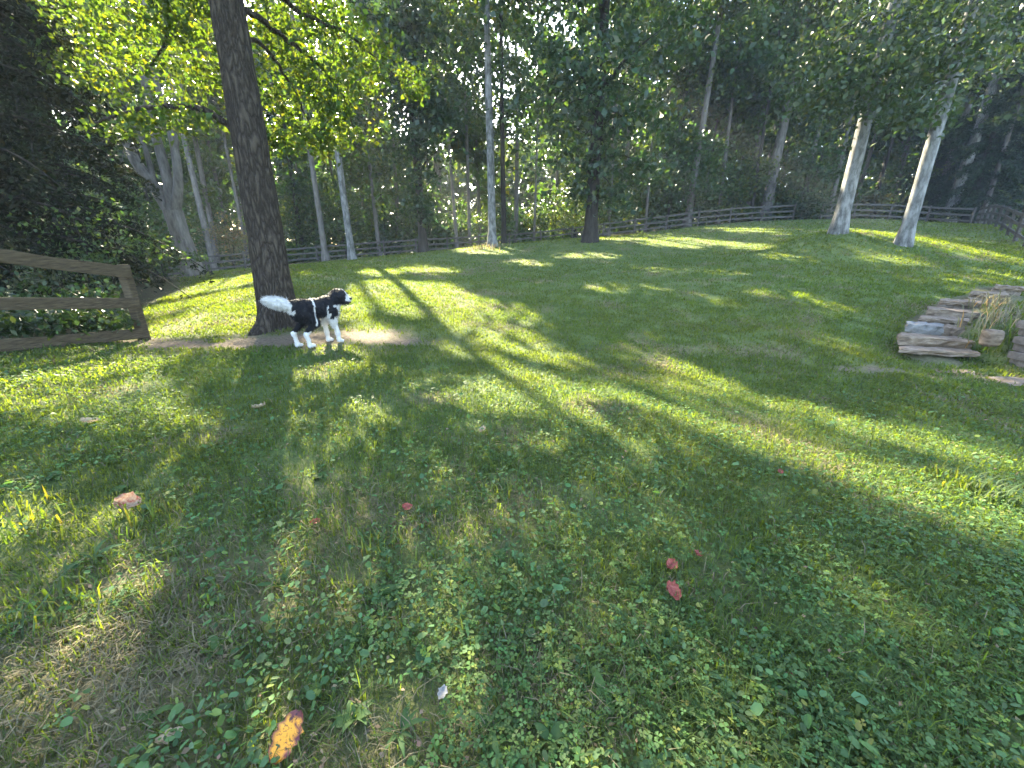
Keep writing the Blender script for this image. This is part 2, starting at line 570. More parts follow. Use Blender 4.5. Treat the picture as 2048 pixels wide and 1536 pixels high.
lit_ell(1370, 597, 70, 12, 3, .7)
lit_ell(1560, 588, 80, 6, 4)
lit_ell(1650, 610, 50, 5, 8)
lit_ell(1360, 485, 75, 10)
lit_ell(1250, 478, 60, 4)
lit_ell(1490, 492, 55, 6, 5)
lit_ell(1570, 514, 60, 5, 6)
lit_ell(1480, 460, 70, 3)
lit_poly([(1690, 455), (1800, 468), (2000, 508), (2000, 514), (1800, 476), (1690, 461)])
lit_ell(1790, 523, 60, 4, 3)
lit_ell(970, 500, 60, 9)
lit_ell(1050, 527, 50, 6)
lit_ell(860, 540, 70, 6)
lit_ell(1180, 512, 70, 4)
lit_ell(760, 545, 40, 6)
lit_ell(2000, 615, 60, 26, 0, .8)
lit_ell(1900, 605, 60, 10, 0, .8)
lit_ell(1690, 625, 70, 6, 0, .7)
lit_ell(1980, 670, 22, 20)
lit_ell(1960, 742, 80, 10, 5, .8)
lit_ell(1800, 1225, 110, 22, 25, .9)
lit_ell(110, 1040, 120, 40, -8, .75)
lit_ell(260, 1130, 60, 25, 0, .5)
lit_ell(200, 1330, 260, 120, 0, .4)
lit_ell(880, 1090, 70, 30, 10, .6)
lit_ell(1010, 1180, 60, 35, 10, .6)
lit_ell(600, 1240, 90, 60, 0, .4)
LIT3D = []          # (centre, radius): foliage and figures that stand in the sun


def lit_value(p):
    """how much sun the photograph shows where the shadow of p would fall"""
    q = p.copy()
    for _ in range(6):
        t = (p[:, 2] - H(q[:, 0], q[:, 1])) / S[2]
        q = p - S[None] * t[:, None]
    q[:, 2] = H(q[:, 0], q[:, 1])
    u, v, w = project(q)
    ok = (w > .3) & (u > 0) & (u < 2047) & (v > 430) & (v < 1535)
    val = np.zeros(len(p))
    iu, iv = (np.clip(u, 0, 2047) / 4).astype(int), (np.clip(v, 0, 1535) / 4).astype(int)
    val[ok] = LIT[iv[ok], iu[ok]]
    return val


SX = np.cross(S, [0, 0, 1.0])
SX /= np.linalg.norm(SX)
SY = np.cross(SX, S)


def sun_keep(C, r=rng, strength=1.0, size=.3):
    lv = lit_value(C)
    for k in range(3 if size > .14 else 0):
        o = (SX * math.cos(k * 2.094) + SY * math.sin(k * 2.094)) * size * .42
        lv = np.maximum(lv, lit_value(C + o))
    keep = r.random(len(C)) > lv * strength
    for c, rad in LIT3D:
        d = C - c
        t = d @ S
        e = d - t[:, None] * S[None]
        keep &= ~((t > .3) & ((e ** 2).sum(1) < rad * rad))
    return keep


# ------------------------------------------------------------------ trees
def trunk_curve(h, lean=(0, 0), wob=.12, n=14, seed=0):
    z = np.linspace(0, 1, n) ** 1.25 * h
    rr = np.random.default_rng(seed)
    a, b, c, d = rr.uniform(-1, 1, 4)
    k = z / h
    x = lean[0] * z + wob * (a * np.sin(k * 5) + b * k * k * 3) * k
    y = lean[1] * z + wob * (c * np.sin(k * 4) + d * k * k * 3) * k
    return np.c_[x, y, z]


def trunk_geo(h, r0, r1, lean=(0, 0), wob=.12, sides=12, seed=0, flare=.5, n=16, lump=.08):
    c = trunk_curve(h, lean, wob, n, seed)
    k = c[:, 2] / h
    rad = r0 * (1 - k) + r1 * k + r0 * flare * np.exp(-c[:, 2] / (r0 * 1.3))
    c = np.vstack([c[:1] - [0, 0, .25], c])
    rad = np.r_[rad[0] * 1.15, rad]
    V, Q = rib(c, rad, sides, lump, seed)
    return V, Q, c[1:]


def crown_points(n, nclump, R, zb, zt, r, squash=.45, power=.6, cr=.26):
    """leaf centres in clumps spread through an irregular crown, around the origin"""
    d = rand_dirs(nclump, r)
    rad = r.random(nclump) ** power
    zc, hz = (zb + zt) / 2, (zt - zb) / 2
    prof = lambda t: np.clip(1.15 - abs(t) ** 2.2 * .75 - .15 * t, .25, 1.2)
    cz = d[:, 2] * rad
    cc = np.c_[d[:, 0] * rad * R * prof(cz), d[:, 1] * rad * R * prof(cz), zc + cz * hz]
    w = r.uniform(.4, 1.4, nclump)
    idx = r.choice(nclump, n, p=w / w.sum())
    s = R * cr * r.uniform(.6, 1.4, nclump)
    off = r.normal(size=(n, 3)) * s[idx][:, None] * np.array([1, 1, squash])
    off[:, 2] -= .25 * (off[:, 0] ** 2 + off[:, 1] ** 2) / (s[idx] + .1) * .5
    return cc[idx] + off, cc


GREENS = [(.045, .078, .02), (.055, .09, .022), (.038, .07, .026), (.062, .085, .02), (.03, .055, .024), (.05, .072, .034)]


def make_tree(name, label, x, y, h, r0, bark, R, zb, nleaf, lsize, green, group=None, lean=(0, 0), wob=.15, seed=0, nclump=70, cull=True, nlimb=7, yellow=.12, flare=.5,
              cr=.26, zt=None, sides=12, leafmat=None, cat='tree', power=.6, squash=.45, boughs=None, tri=False):
    z0 = float(H(x, y))
    r = np.random.default_rng(1000 + seed)
    t = thing(name, label, cat, (x, y, z0), group)
    tv, tq, c = trunk_geo(h, r0, r0 * .25, lean, wob, sides, seed, flare)
    parts = [(tv, tq)]
    zt = zt or h * 1.08
    P, cc = crown_points(nleaf, nclump, R, zb, zt, r, squash, power, cr)
    kx, ky = np.interp(P[:, 2], c[:, 2], c[:, 0]), np.interp(P[:, 2], c[:, 2], c[:, 1])
    P[:, 0] += kx
    P[:, 1] += ky
    base = np.array([x, y, z0])
    if boughs:
        bc = np.array([q[0] for q in boughs]) - base
        br = np.array([q[1] for q in boughs])
        k_ = r.integers(0, len(bc), 230 * len(bc))
        o_ = r.normal(size=(len(k_), 3)) * br[k_][:, None] * np.array([.6, .6, .3])
        o_[:, 2] -= .3 * (o_[:, 0] ** 2 + o_[:, 1] ** 2)
        Bp = bc[k_] + o_
    if cull:
        P = P[sun_keep(P + base, r, 1, lsize)]
    if boughs:
        P = np.vstack([P, Bp])
    P = P[P[:, 2] > .4]
    o = obj('crown', leaf_mesh('crown', P, lsize, leaf_cols(len(P), green, .3, yellow, r), leafmat or M_WOODLEAF, .2, .6, r=r, tri=tri), t)
    order = r.permutation(len(cc))[:nlimb]
    for k in order:
        e = cc[k].copy()
        zs = max(zb * .75, e[2] - np.hypot(e[0], e[1]) * r.uniform(.5, 1.1))
        zs = min(zs, h * .9)
        st = np.array([np.interp(zs, c[:, 2], c[:, 0]), np.interp(zs, c[:, 2], c[:, 1]), zs])
        e += [np.interp(e[2], c[:, 2], c[:, 0]), np.interp(e[2], c[:, 2], c[:, 1]), 0]
        s_ = np.linspace(0, 1, 6)[:, None]
        pts = st + (e - st) * s_ + np.array([0, 0, 1]) * (np.sin(s_ * math.pi) * .08 * np.linalg.norm(e - st)) + r.normal(size=(6, 3)) * .06 * s_
        rr = r0 * (1 - zs / h * .75) * .42
        parts.append(rib(pts, np.linspace(rr, .012, 6), 6, .05, seed + int(k)))
    for e in (bc if boughs else []):
        zs = e[2] + r.uniform(.2, 1.2)
        st = np.array([np.interp(zs, c[:, 2], c[:, 0]), np.interp(zs, c[:, 2], c[:, 1]), zs])
        s_ = np.linspace(0, 1, 6)[:, None]
        parts.append(rib(st + (e - st) * s_ + np.array([0, 0, .35]) * np.sin(s_ * math.pi), np.linspace(.05, .01, 6), 5, .05, 3))
    V, Q = join(parts)
    obj('trunk', mesh_np('trunk', V, Q, bark, smooth=True, k=4), t)
    return t


def Tb(u, Y):
    """plan position at depth Y in the direction of picture column u, on the terrain"""
    x = (u - 1024) / F * Y
    for _ in range(6):
        z = float(H(x, Y))
        t = Y * CP - (z - EYE) * SP
        x = (u - 1024) / F * t
    return x, Y

# ------------------------------------------------------------------ the big oak beside the dog
OAKP = W(562, 652, 7.3)
ox, oy = OAKP[0], OAKP[1]
oz = float(H(ox, oy))
OAK_CL = []      # (centre, radius, share) foliage clumps in view
for u, v, Y, rad, wt in [(200, 50, 9.5, .75, 1), (265, 45, 8.8, .7, 1.1), (335, 40, 8.2, .6, 1.0), (405, 60, 8.6, .6, 1.1), (250, 110, 9.6, .65, .8), (330, 120, 9.8, .6, .8), (425, 150, 9.0, .55, .9),
                         (170, 140, 9.8, .6, .6), (350, 200, 10.5, .6, .5), (420, 20, 8.0, .6, 1.0), (150, 15, 9.6, .7, .6), (300, 0, 8.0, .7, 1.0),
                         (545, 50, 8.4, .6, 1.0), (590, 110, 8.8, .6, 1.1), (630, 170, 9.0, .6, 1.2), (665, 215, 9.2, .55, 1.2), (705, 255, 9.4, .5, 1.0), (610, 250, 9.0, .45, .9),
                         (645, 285, 9.2, .38, .8), (560, 200, 8.6, .5, .9), (725, 190, 9.8, .55, .9), (690, 120, 9.6, .6, 1.0), (610, 40, 9.0, .6, 1.0), (760, 240, 10, .45, .6), (790, 215, 10.2, .4, .5),
                         (740, 110, 10, .6, .8), (660, 40, 9.4, .6, .9), (530, 270, 8.4, .35, .6), (570, 295, 8.6, .3, .5), (810, 160, 10.5, .5, .5), (820, 190, 10.4, .3, .5)]:
    OAK_CL.append((W(u, v, Y), rad, wt))
for c_, rad, _ in OAK_CL:
    if c_[2] < 8:
        LIT3D.append((c_, rad * .8))
DOGP = np.array([*W(643, 690, 6.0)[:2], 0])
DOGP[2] = H(DOGP[0], DOGP[1])
LIT3D.append((DOGP + np.array([.12, .12, .55]), .42))
LIT3D.append((W(1700, 330, 16.5), .7))
LIT3D.append((W(1835, 330, 15), .7))

oak = thing('oak_tree', 'big dark-barked oak rising right behind the dog, its low leaves glowing yellow-green', 'tree', (ox, oy, oz))
tv, tq, oc = trunk_geo(13, .29, .12, (0.0, .01), .1, 28, 5, .55, 40, .07)
an_, zz_ = np.arctan2(tv[:, 1] - .0, tv[:, 0]), np.clip(tv[:, 2], 0, 9)
tv[:, :2] *= (1 + .30 * np.exp(-zz_ / .3) * (np.cos(an_ * 4 + .8) + .5 * np.cos(an_ * 3)) * (zz_ < 2))[:, None]
tv += (rand_dirs(len(tv)) * .012)
obj('trunk', mesh_np('trunk', tv, tq, M_BARK_OAK, smooth=True, k=4), oak)
ob = np.array([ox, oy, oz])


def limb(pts, r0, r1, seed=0, sides=10):
    pts = np.asarray(pts, float)
    s = np.linspace(0, 1, len(pts))
    ss = np.linspace(0, 1, len(pts) * 5)
    P = np.stack([np.interp(ss, s, pts[:, k]) for k in range(3)], 1)
    for _ in range(4):
        P[1:-1] = (P[:-2] + P[1:-1] * 2 + P[2:]) / 4
    P[1:-1] += np.random.default_rng(seed).normal(size=(len(P) - 2, 3)) * .012
    return rib(P - ob, np.linspace(r0, r1, len(P)), sides, .08, seed)


def oc_at(z):
    return ob + np.array([np.interp(z - oz, oc[:, 2], oc[:, k]) for k in range(3)])


for k, (pts, r0, r1) in enumerate([
        ([oc_at(2.95), W(468, 262, 7.3), W(430, 228, 7.2), W(380, 213, 7.1), W(320, 214, 7.1), W(250, 224, 7.1), W(190, 245, 7.3)], .06, .018),
        ([oc_at(5.2), W(330, -20, 7.9), W(345, 40, 8.4), W(325, 100, 9.0), W(300, 130, 9.4)], .055, .015),
        ([oc_at(4.7), W(500, 22, 7.6), W(560, 70, 8.2), W(630, 120, 8.9), W(690, 190, 9.2), W(705, 250, 9.3)], .055, .012),
        ([oc_at(4.2), W(505, 70, 7.6), W(560, 130, 8.2), W(600, 200, 8.8), (W(620, 250, 9.0))], .04, .01),
        ([oc_at(5.6), W(580, 20, 8.2), W(690, 60, 9.4), W(790, 150, 10.3)], .05, .012),
        ([oc_at(6.2), ob + [-1.5, 1.0, 7.2], ob + [-3.2, 1.6, 8.2]], .09, .02), ([oc_at(7), ob + [1.5, .6, 8.2], ob + [3.4, .4, 9.4]], .09, .02),
        ([oc_at(8), ob + [-.6, -1.6, 9], ob + [-1.2, -3.4, 10]], .08, .02), ([oc_at(9), ob + [.6, 1.8, 10.4], ob + [1, 3.4, 11.5]], .07, .02)]):
    V_, Q_ = limb(pts, r0, r1, k)
    obj('limb', mesh_np('limb', V_, Q_, M_BARK_OAK, smooth=True, k=4), oak)
r_ = np.random.default_rng(55)
cen, wts = np.array([c for c, _, _ in OAK_CL]), np.array([w for _, _, w in OAK_CL])
rads = np.array([r for _, r, _ in OAK_CL])
n_ = 15000
idx = r_.choice(len(cen), n_, p=wts / wts.sum())
off = r_.normal(size=(n_, 3)) * (rads[idx] * .55)[:, None] * np.array([1, 1, .62])
P_ = cen[idx] + off
P_ = P_[sun_keep(P_, r_, .97, .12)]
up, cc_ = crown_points(16000, 70, 4.6, 5.2, 13.5, r_, .45, .55, .2)
up = up + ob
up = up[sun_keep(up, r_, 1, .12)]
# the hanging leaves along the arched bare limb
tw = np.array([W(u, v, Y) for u, v, Y in [(400, 222, 7.2), (330, 225, 7.2), (270, 235, 7.2), (220, 250, 7.3), (360, 235, 7.3), (300, 240, 7.3)]])
tl = tw[r_.integers(0, 6, 500)] + r_.normal(size=(500, 3)) * [.16, .2, .1] - [0, 0, .06]
allp = np.vstack([P_, up, tl])
lc = leaf_cols(len(allp), (.052, .09, .02), .35, .1, r_)
obj('crown', leaf_mesh('crown', allp - ob, .115, lc, M_LEAF, .35, .62, r=r_), oak)

# ------------------------------------------------------------------ trees that can be told apart
x_, y_ = Tb(388, 16.5)
fk = thing('forked_tree', 'grey tree at the left edge of the lawn forking low into several crooked limbs', 'tree', (x_, y_, float(H(x_, y_))))
fb = np.array([x_, y_, float(H(x_, y_))])
prt = [rib(np.array([[0.05, 0, -.3], [0.03, 0, 0], [0, 0, .6], [-.15, 0, 1.5], [-.22, 0, 2.3]]), [.5, .42, .32, .29, .3], 14, .1, 2)]
V_, Q_ = join(prt)
obj('trunk', mesh_np('trunk', V_, Q_, M_BARK, smooth=True, k=4), fk)
for k, (pts, r0, r1) in enumerate([([(-.28, 0, 2.2), (-.75, .1, 3.1), (-1.2, .1, 3.9), (-1.3, .1, 4.5)], .22, .15), ([(-.2, 0, 2.2), (-.2, .1, 3.4), (-.35, .2, 5.0), (-.2, .2, 7), (-.5, .3, 10)], .2, .08),
                                   ([(-.15, 0, 2.2), (.25, 0, 3.2), (.35, .1, 4.6), (.1, .2, 6.5), (.4, .2, 9)], .18, .06), ([(.3, .05, 4.2), (.8, .1, 5.4), (1.2, .2, 7.4)], .1, .04),
                                   ([(-.7, .1, 3.0), (-.9, .3, 4.6), (-1.5, .4, 7)], .1, .04)]):
    p = np.array(pts, float)
    ss = np.linspace(0, 1, 14)
    P2 = np.stack([np.interp(ss, np.linspace(0, 1, len(p)), p[:, i]) for i in range(3)], 1)
    P2[1:-1] = (P2[:-2] + P2[1:-1] * 2 + P2[2:]) / 4
    V_, Q_ = rib(P2, np.linspace(r0, r1, 14), 10, .1, k)
    obj('limb', mesh_np('limb', V_, Q_, M_BARK, smooth=True, k=4), fk)
cp, _ = crown_points(9000, 60, 4.2, 3.0, 15, r_, .4, .6, .2)
cp += fb
cp = cp[sun_keep(cp, r_)] - fb
obj('crown', leaf_mesh('crown', cp, .17, leaf_cols(len(cp), (.05, .085, .022), .3, .15, r_), M_LEAF, r=r_), fk)

KEY = [  # u at the base, Y, height, radius, bark, crown radius, crown base, leaves, green, lean x, label
    (705, 26, 22, .20, M_BARK_PALE, 3.6, 8, 6500, 1, -.02, 'slender pale tree leaning left at the lawn edge, next right of the dark oak'),
    (652, 32, 22, .21, M_BARK, 3.8, 6, 6500, 0, -.01, 'grey trunk by the far fence just right of the dark oak'),
    (848, 27.5, 21, .26, M_BARK_DARK, 3.0, 3.0, 9000, 4, -.01, 'dark ivy-clad tree at the lawn edge with leaves down its trunk'),
    (985, 25, 23, .24, M_BARK_PALE, 3.8, 8.5, 7000, 3, -.005, 'pale straight tree on a sunlit hump of grass at the lawn edge'),
    (1180, 23, 23, .34, M_BARK_DARK, 4.6, 4.2, 15000, 4, .0, 'thick dark tree on the lawn crest with a dense blue-green crown'),
    (1373, 38, 24, .3, M_BARK, 4.5, 9, 7000, 1, .03, 'grey slightly leaning tree behind the middle of the far rail fence'),
    (1527, 40, 26, .42, M_BARK, 4.6, 10, 7000, 3, .03, 'tall grey tree behind the far fence near its gap'),
    (1676, 16.5, 19, .235, M_BARK_PALE, 3.6, 5.6, 10000, 5, .01, 'pale barked lawn tree, the left of the close pair on the right slope'),
    (1806, 15, 19, .2, M_BARK_PALE, 3.4, 5.0, 10000, 5, .01, 'pale barked lawn tree, the right of the close pair nearest the stone steps'),
    (1893, 37, 24, .42, M_BARK_PALE, 4.5, 10, 6500, 1, .03, 'pale leaning tree rising from the dark wood behind the right fence'),
    (1862, 41, 24, .33, M_BARK, 4.5, 9, 6500, 0, .02, 'grey tree half hidden behind the pale leaning one at the right fence'),
]
BOUGHS = {1676: [(W(u, v, Y), rad) for u, v, Y, rad in [(1720, 195, 15.5, 1.1), (1660, 165, 15.8, .9), (1740, 150, 15, 1.0), (1780, 190, 15.2, .9), (1690, 120, 16, 1.1), (1760, 100, 15.5, 1.1), (1630, 200, 16.5, .7),
                                                          (1700, 60, 16, 1.2), (1640, 90, 17, 1.0), (1600, 130, 17, .9), (1720, 10, 16, 1.2), (1800, 130, 15.5, .9)]],
          1806: [(W(u, v, Y), rad) for u, v, Y, rad in [(1860, 205, 14, .9), (1820, 225, 14.3, .7), (1880, 120, 14.4, .8), (1840, 90, 14, 1.0), (1940, 90, 14.5, .9),
                                                          (1900, 40, 14.5, 1.1), (1850, 0, 15, 1.1), (1970, 60, 15, 1.0), (2030, 110, 15, .9)]],
          1180: [(W(u, v, Y), rad) for u, v, Y, rad in [(1150, 300, 22, 1.3), (1215, 320, 22.5, 1.2), (1260, 250, 22, 1.5), (1120, 220, 22, 1.5), (1190, 180, 21.5, 1.6), (1270, 140, 22, 1.6), (1130, 120, 22, 1.6),
                                                          (1080, 170, 22.5, 1.4), (1300, 200, 22.5, 1.4), (1240, 90, 22, 1.5), (1160, 380, 22.6, .9), (1230, 390, 22.8, .9), (1290, 330, 22.5, 1.1), (1180, 60, 22, 1.6)]],
          848: [(W(u, v, Y), rad) for u, v, Y, rad in [(835, 400, 27, .8), (845, 350, 27, .9), (825, 300, 27, 1.0), (850, 270, 27, 1.0), (800, 250, 27, 1.1), (870, 240, 27, 1.1), (840, 200, 27, 1.2), (850, 430, 27.2, .6), (770, 60, 25, 1.3), (810, 110, 25.5, 1.3), (730, 20, 25, 1.3), (860, 60, 26, 1.3), (780, 150, 26, 1.0), (830, 20, 26, 1.4), (890, 130, 26.5, 1.0)]]}
for k, (u, Y, h, r0, bark, R, zb, nl, g, lx, lab) in enumerate(KEY):
    x, y = Tb(u, Y)
    near = Y < 20
    make_tree('tree', lab, x, y, h, r0, bark, R, zb, int(nl * 1.25), .19 if near else .32, GREENS[g], lean=(lx, 0), seed=k, nclump=80, flare=.4 if near else .5, sides=18 if near else 12,
              cr=.22, yellow=.04 if near else .15, boughs=BOUGHS.get(u))

# ------------------------------------------------------------------ the wood behind the fence: every trunk a tree of its own
GRP = 'trees of the wood behind the far fence'
MARKS = [(-60, 'left edge'), (290, 'near fence post'), (372, 'forked tree'), (540, 'dark oak'), (692, 'leaning pale tree'), (838, 'ivy-clad tree'), (984, 'pale hump tree'), (1179, 'thick dark tree'),
         (1390, 'leaning grey tree'), (1555, 'tall grey tree'), (1690, 'left pale trunk'), (1825, 'right pale trunk'), (2110, 'right edge')]
ORD = ['first', 'second', 'third', 'fourth', 'fifth', 'sixth', 'seventh', 'eighth', 'ninth', 'tenth', 'eleventh', 'twelfth', 'thirteenth', 'fourteenth']


def place_labels(us, noun):
    out, cnt = {}, {}
    for k in sorted(range(len(us)), key=lambda q: us[q]):
        sec = [i for i in range(len(MARKS) - 1) if MARKS[i][0] <= us[k] < MARKS[i + 1][0]]
        if not sec:
            out[k] = None
            continue
        i = sec[0]
        cnt[i] = cnt.get(i, 0) + 1
        out[k] = noun(k) + ' between ' + MARKS[i][1] + ' and ' + MARKS[i + 1][1] + ', ' + ORD[min(cnt[i] - 1, 13)] + ' from left'
    return out


rf = np.random.default_rng(21)
kinds = [('slim grey tree', M_BARK, 1), ('thin dark tree', M_BARK_DARK, 0), ('leafy tree', M_BARK, 2)]
spots = [(760, 38), (775, 42), (915, 37.8), (940, 40), (1008, 33.5), (1032, 41), (1068, 38.5), (1150, 39), (1215, 40), (1290, 38.5), (1340, 42), (1435, 40), (1490, 42), (1500, 38.5), (1600, 41), (1655, 40),
         (1740, 40), (1780, 44), (560, 37), (610, 40), (500, 36), (440, 36), (340, 33), (250, 30), (1960, 36), (2040, 33), (2100, 26), (800, 44), (880, 46), (1110, 46), (1250, 48), (1400, 48), (430, 31), (520, 38), (470, 45), (620, 46), (350, 45), (690, 47), (300, 36), (740, 46), (960, 46)]
for k in range(46):
    spots.append((rf.uniform(-150, 2200), rf.uniform(46, 66)))
for k in range(10):
    spots.append((rf.uniform(-500, 200), rf.uniform(24, 44)))
kd = [kinds[k % 3] if Y < 44 else kinds[2] for k, (u, Y) in enumerate(spots)]
tree_lab = place_labels([s_[0] for s_ in spots], lambda k: kd[k][0] + (' deep in wood' if spots[k][1] >= 44 else ' in wood'))
for k, (u, Y) in enumerate(spots):
    x, y = Tb(u, Y)
    big = rf.random()
    lab, bark, g = kd[k]
    lab = tree_lab[k] or 'leafy tree of the wood standing beyond the edge of the view'
    make_tree('forest_tree', lab, x, y, rf.uniform(17, 27), .09 + .16 * big, bark, rf.uniform(2.4, 4.2), rf.uniform(3, 9), 4300 if Y < 44 else 2500, .40 if Y < 44 else .58,
              GREENS[int(rf.integers(0, 5))], GRP, lean=(rf.normal() * .02, 0), seed=200 + k, nclump=60, cr=.22, yellow=.08, nlimb=6, sides=8, flare=.3, tri=Y >= 44)

# saplings and undergrowth along and behind the fence
UND = 'undergrowth saplings behind the far fence'


def sapling(name, label, x, y, h, R, n, ls, green, group, seed, zb=.2, bark=M_BARK_DARK, leafmat=None, yellow=.08, cull=False, cat="shrub", stems=3):
    z0 = float(H(x, y))
    r = np.random.default_rng(5000 + seed)
    t = thing(name, label, cat, (x, y, z0), group)
    prt = []
    for k in range(stems):
        a = r.uniform(0, 6.28)
        e = np.array([math.cos(a) * R * .5 * r.random(), math.sin(a) * R * .5 * r.random(), h * r.uniform(.7, .95)])
        s_ = np.linspace(0, 1, 6)[:, None]
        prt.append(rib(e * s_ + np.array([0, 0, -.1]) + r.normal(size=(6, 3)) * .04 * s_, np.linspace(.015 + h * .005, .006, 6), 5, 0, k))
    V, Q = join(prt)
    obj('stem', mesh_np('stem', V, Q, bark, smooth=True, k=4), t)
    P, _ = crown_points(n, max(8, int(n / 60)), R, zb, h, r, .5, .6, .24)
    P = P[P[:, 2] > .05]
    if cull:
        P = P[sun_keep(P + np.array([x, y, z0]), r)]
    obj('foliage', leaf_mesh('foliage', P, ls, leaf_cols(len(P), green, .35, yellow, r), leafmat or M_WOODLEAF, .2, .6, r=r), t)
    return t


und_u = [-60 + 2170 * (k + rf.random()) / 64 for k in range(64)]
und_lab = place_labels(und_u, lambda k: 'leafy sapling')
for k in range(64):
    u = und_u[k]
    if u < 380:
        Y = rf.uniform(28, 40)
    else:
        Y = rf.uniform(37.5, 47)
    x, y = Tb(u, Y)
    h = rf.choice([1.5, 3.0, 4.5, 6.0, 8.0])
    sapling('sapling', und_lab[k] or 'leafy sapling of the undergrowth behind the far fence', x, y, h, .6 + h * .28, int(450 + h * 280), .3, GREENS[int(rf.integers(0, 4))] if rf.random() < .96 else (.10, .085, .045), UND, k)
x, y = Tb(1125, 37.6)
sapling('sapling', 'bright yellow-green sunlit sapling left of the thick dark tree', x, y, 4.2, 1.5, 1500, .2, (.11, .14, .03), None, 900)
x, y = Tb(1612, 36.6)
sapling('bush', 'dark rounded bush filling the gap in the far fence', x, y, 1.9, 1.5, 2600, .14, (.025, .045, .018), None, 901)
for k, (u, Y, h, R, n, col, lab) in enumerate([
        (330, 30, 4.5, 2.0, 2200, (.13, .11, .06), 'beige-leaved sunlit shrub behind the forked tree, left'), (470, 33, 4.5, 1.8, 2000, (.15, .125, .07), 'pale beige-leaved shrub between the forked tree and the dark oak'),
        (1750, 37.6, 2.4, 1.2, 900, (.09, .08, .04), 'brownish leafy shrub behind the right rail fence, between the pale trunks')]):
    x, y = Tb(u, Y)
    sapling('shrub', lab, x, y, h, R, n, .17, col, None, 910 + k)

# the far wood beyond, which reads as one mass
rw = np.random.default_rng(91)
nw = 56000
xw = rw.uniform(-130, 130, nw)
yw = rw.uniform(66, 96, nw) - np.abs(xw) * .18
hw = 13 + 8 * fbm(xw * .12, yw * .12, 77)
zw = H(xw, yw) + hw * rw.random(nw) ** .8
wl = leaf_mesh('far_wood', np.c_[xw, yw, zw], 1.25, leaf_cols(nw, (.04, .065, .022), .4, .2, rw), M_WOODLEAF, .05, .6, r=rw, tri=True)
tag(obj('far_wood', wl), 'mass of green woodland closing the view far behind the fence', 'woodland', kind='stuff')

# knee- to head-high undergrowth between the trunks, past counting
n_ = 52000
xu, yu = rw.uniform(-75, 75, n_), rw.uniform(38, 64, n_)
yu += np.where(xu < -10, (xu + 10) * .35, 0)
hu = .5 + 5.5 * np.clip(fbm(xu * .35, yu * .35, 83) - .25, 0, 1) * (1 + .8 * (yu > 50))
ku = woods(xu, yu) > .9
xu, yu, hu = xu[ku], yu[ku], hu[ku]
pu = np.c_[xu, yu, H(xu, yu) + hu * rw.random(len(xu)) ** .7]
tag(obj('undergrowth', leaf_mesh('undergrowth', pu, .36, leaf_cols(len(pu), (.042, .07, .022), .45, .15, rw), M_WOODLEAF, .1, .6, r=rw, tri=True)), 'tangle of leafy undergrowth between the trunks of the wood', 'undergrowth', kind='stuff')

# dark evergreens at both edges
EV = (.022, .03, .014)


def evergreen(label, x, y, h, R, nb, zb, dens, ls, seed, col=EV, cull=True, droop=.35):
    z0 = float(H(x, y))
    r = np.random.default_rng(7000 + seed)
    t = thing('evergreen_tree', label, 'tree', (x, y, z0))
    prt = []
    tv, tq, c = trunk_geo(h, .24, .04, (0, 0), .1, 12, seed, .4)
    prt.append((tv, tq))
    L = []
    for k in range(nb):
        zs = zb + (h - zb) * (k + r.random()) / nb
        a = r.uniform(0, 6.283)
        ln = R * (1 - .75 * (zs / h) ** 1.3) * r.uniform(.75, 1.1)
        s_ = np.linspace(0, 1, 7)
        d = np.array([math.cos(a), math.sin(a)])
        pts = np.c_[d[0] * ln * s_, d[1] * ln * s_, zs + .25 * ln * s_ - droop * ln * s_ ** 2 * 1.8]
        prt.append(rib(pts, np.linspace(.04, .006, 7), 5, 0, k))
        m = int(dens * ln)
        q = r.random(m) ** .7
        cpt = np.stack([np.interp(q, s_, pts[:, i]) for i in range(3)], 1)
        sd = np.array([-d[1], d[0], 0])
        cpt += sd * (r.normal(size=m) * .34 * (1.1 - q * .6))[:, None] + np.array([0, 0, 1.0]) * (-np.abs(r.normal(size=m)) * .16)[:, None]
        L.append(cpt)
    V, Q = join(prt)
    obj('trunk', mesh_np('trunk', V, Q, M_BARK_DARK, smooth=True, k=4), t)
    P = np.concatenate(L)
    P = P[P[:, 2] > .15]
    if cull:
        P = P[sun_keep(P + np.array([x, y, z0]), r)]
    obj('foliage', leaf_mesh('foliage', P, ls, leaf_cols(len(P), col, .4, .06, r), M_NEEDLE, .45, .42, .5, r), t)
    return t


x, y = Tb(60, 9.2)
evergreen('tall dark evergreen filling the left edge behind the near rail fence', x - .3, y, 17, 3.6, 210, .5, 185, .135, 1, (.014, .019, .009))
x, y = Tb(-180, 7.6)
evergreen('dark evergreen beyond the near rail fence, cut by the left edge', x - .3, y, 15, 3.0, 130, .4, 190, .13, 2, (.014, .019, .009))
x, y = Tb(215, 14)
evergreen('dark drooping evergreen behind the leftmost lawn corner', x - .8, y, 9, 2.6, 90, .4, 200, .14, 3, (.018, .026, .011))
x, y = Tb(2010, 31)
evergreen('dark blue-green hemlock behind the fence corner on the right', x + 3.2, y + 6, 14, 4.5, 130, .5, 170, .22, 4, (.02, .038, .02))
x, y = Tb(2290, 19)
evergreen('hemlock with drooping boughs reaching in from the right edge', x + .6, y, 12, 4.0, 120, .5, 190, .18, 5, (.026, .05, .022))
x, y = Tb(1880, 41)
evergreen('dark evergreen in the shade behind the right rail fence', x, y, 9, 3.6, 90, .3, 150, .24, 6, (.02, .034, .018))

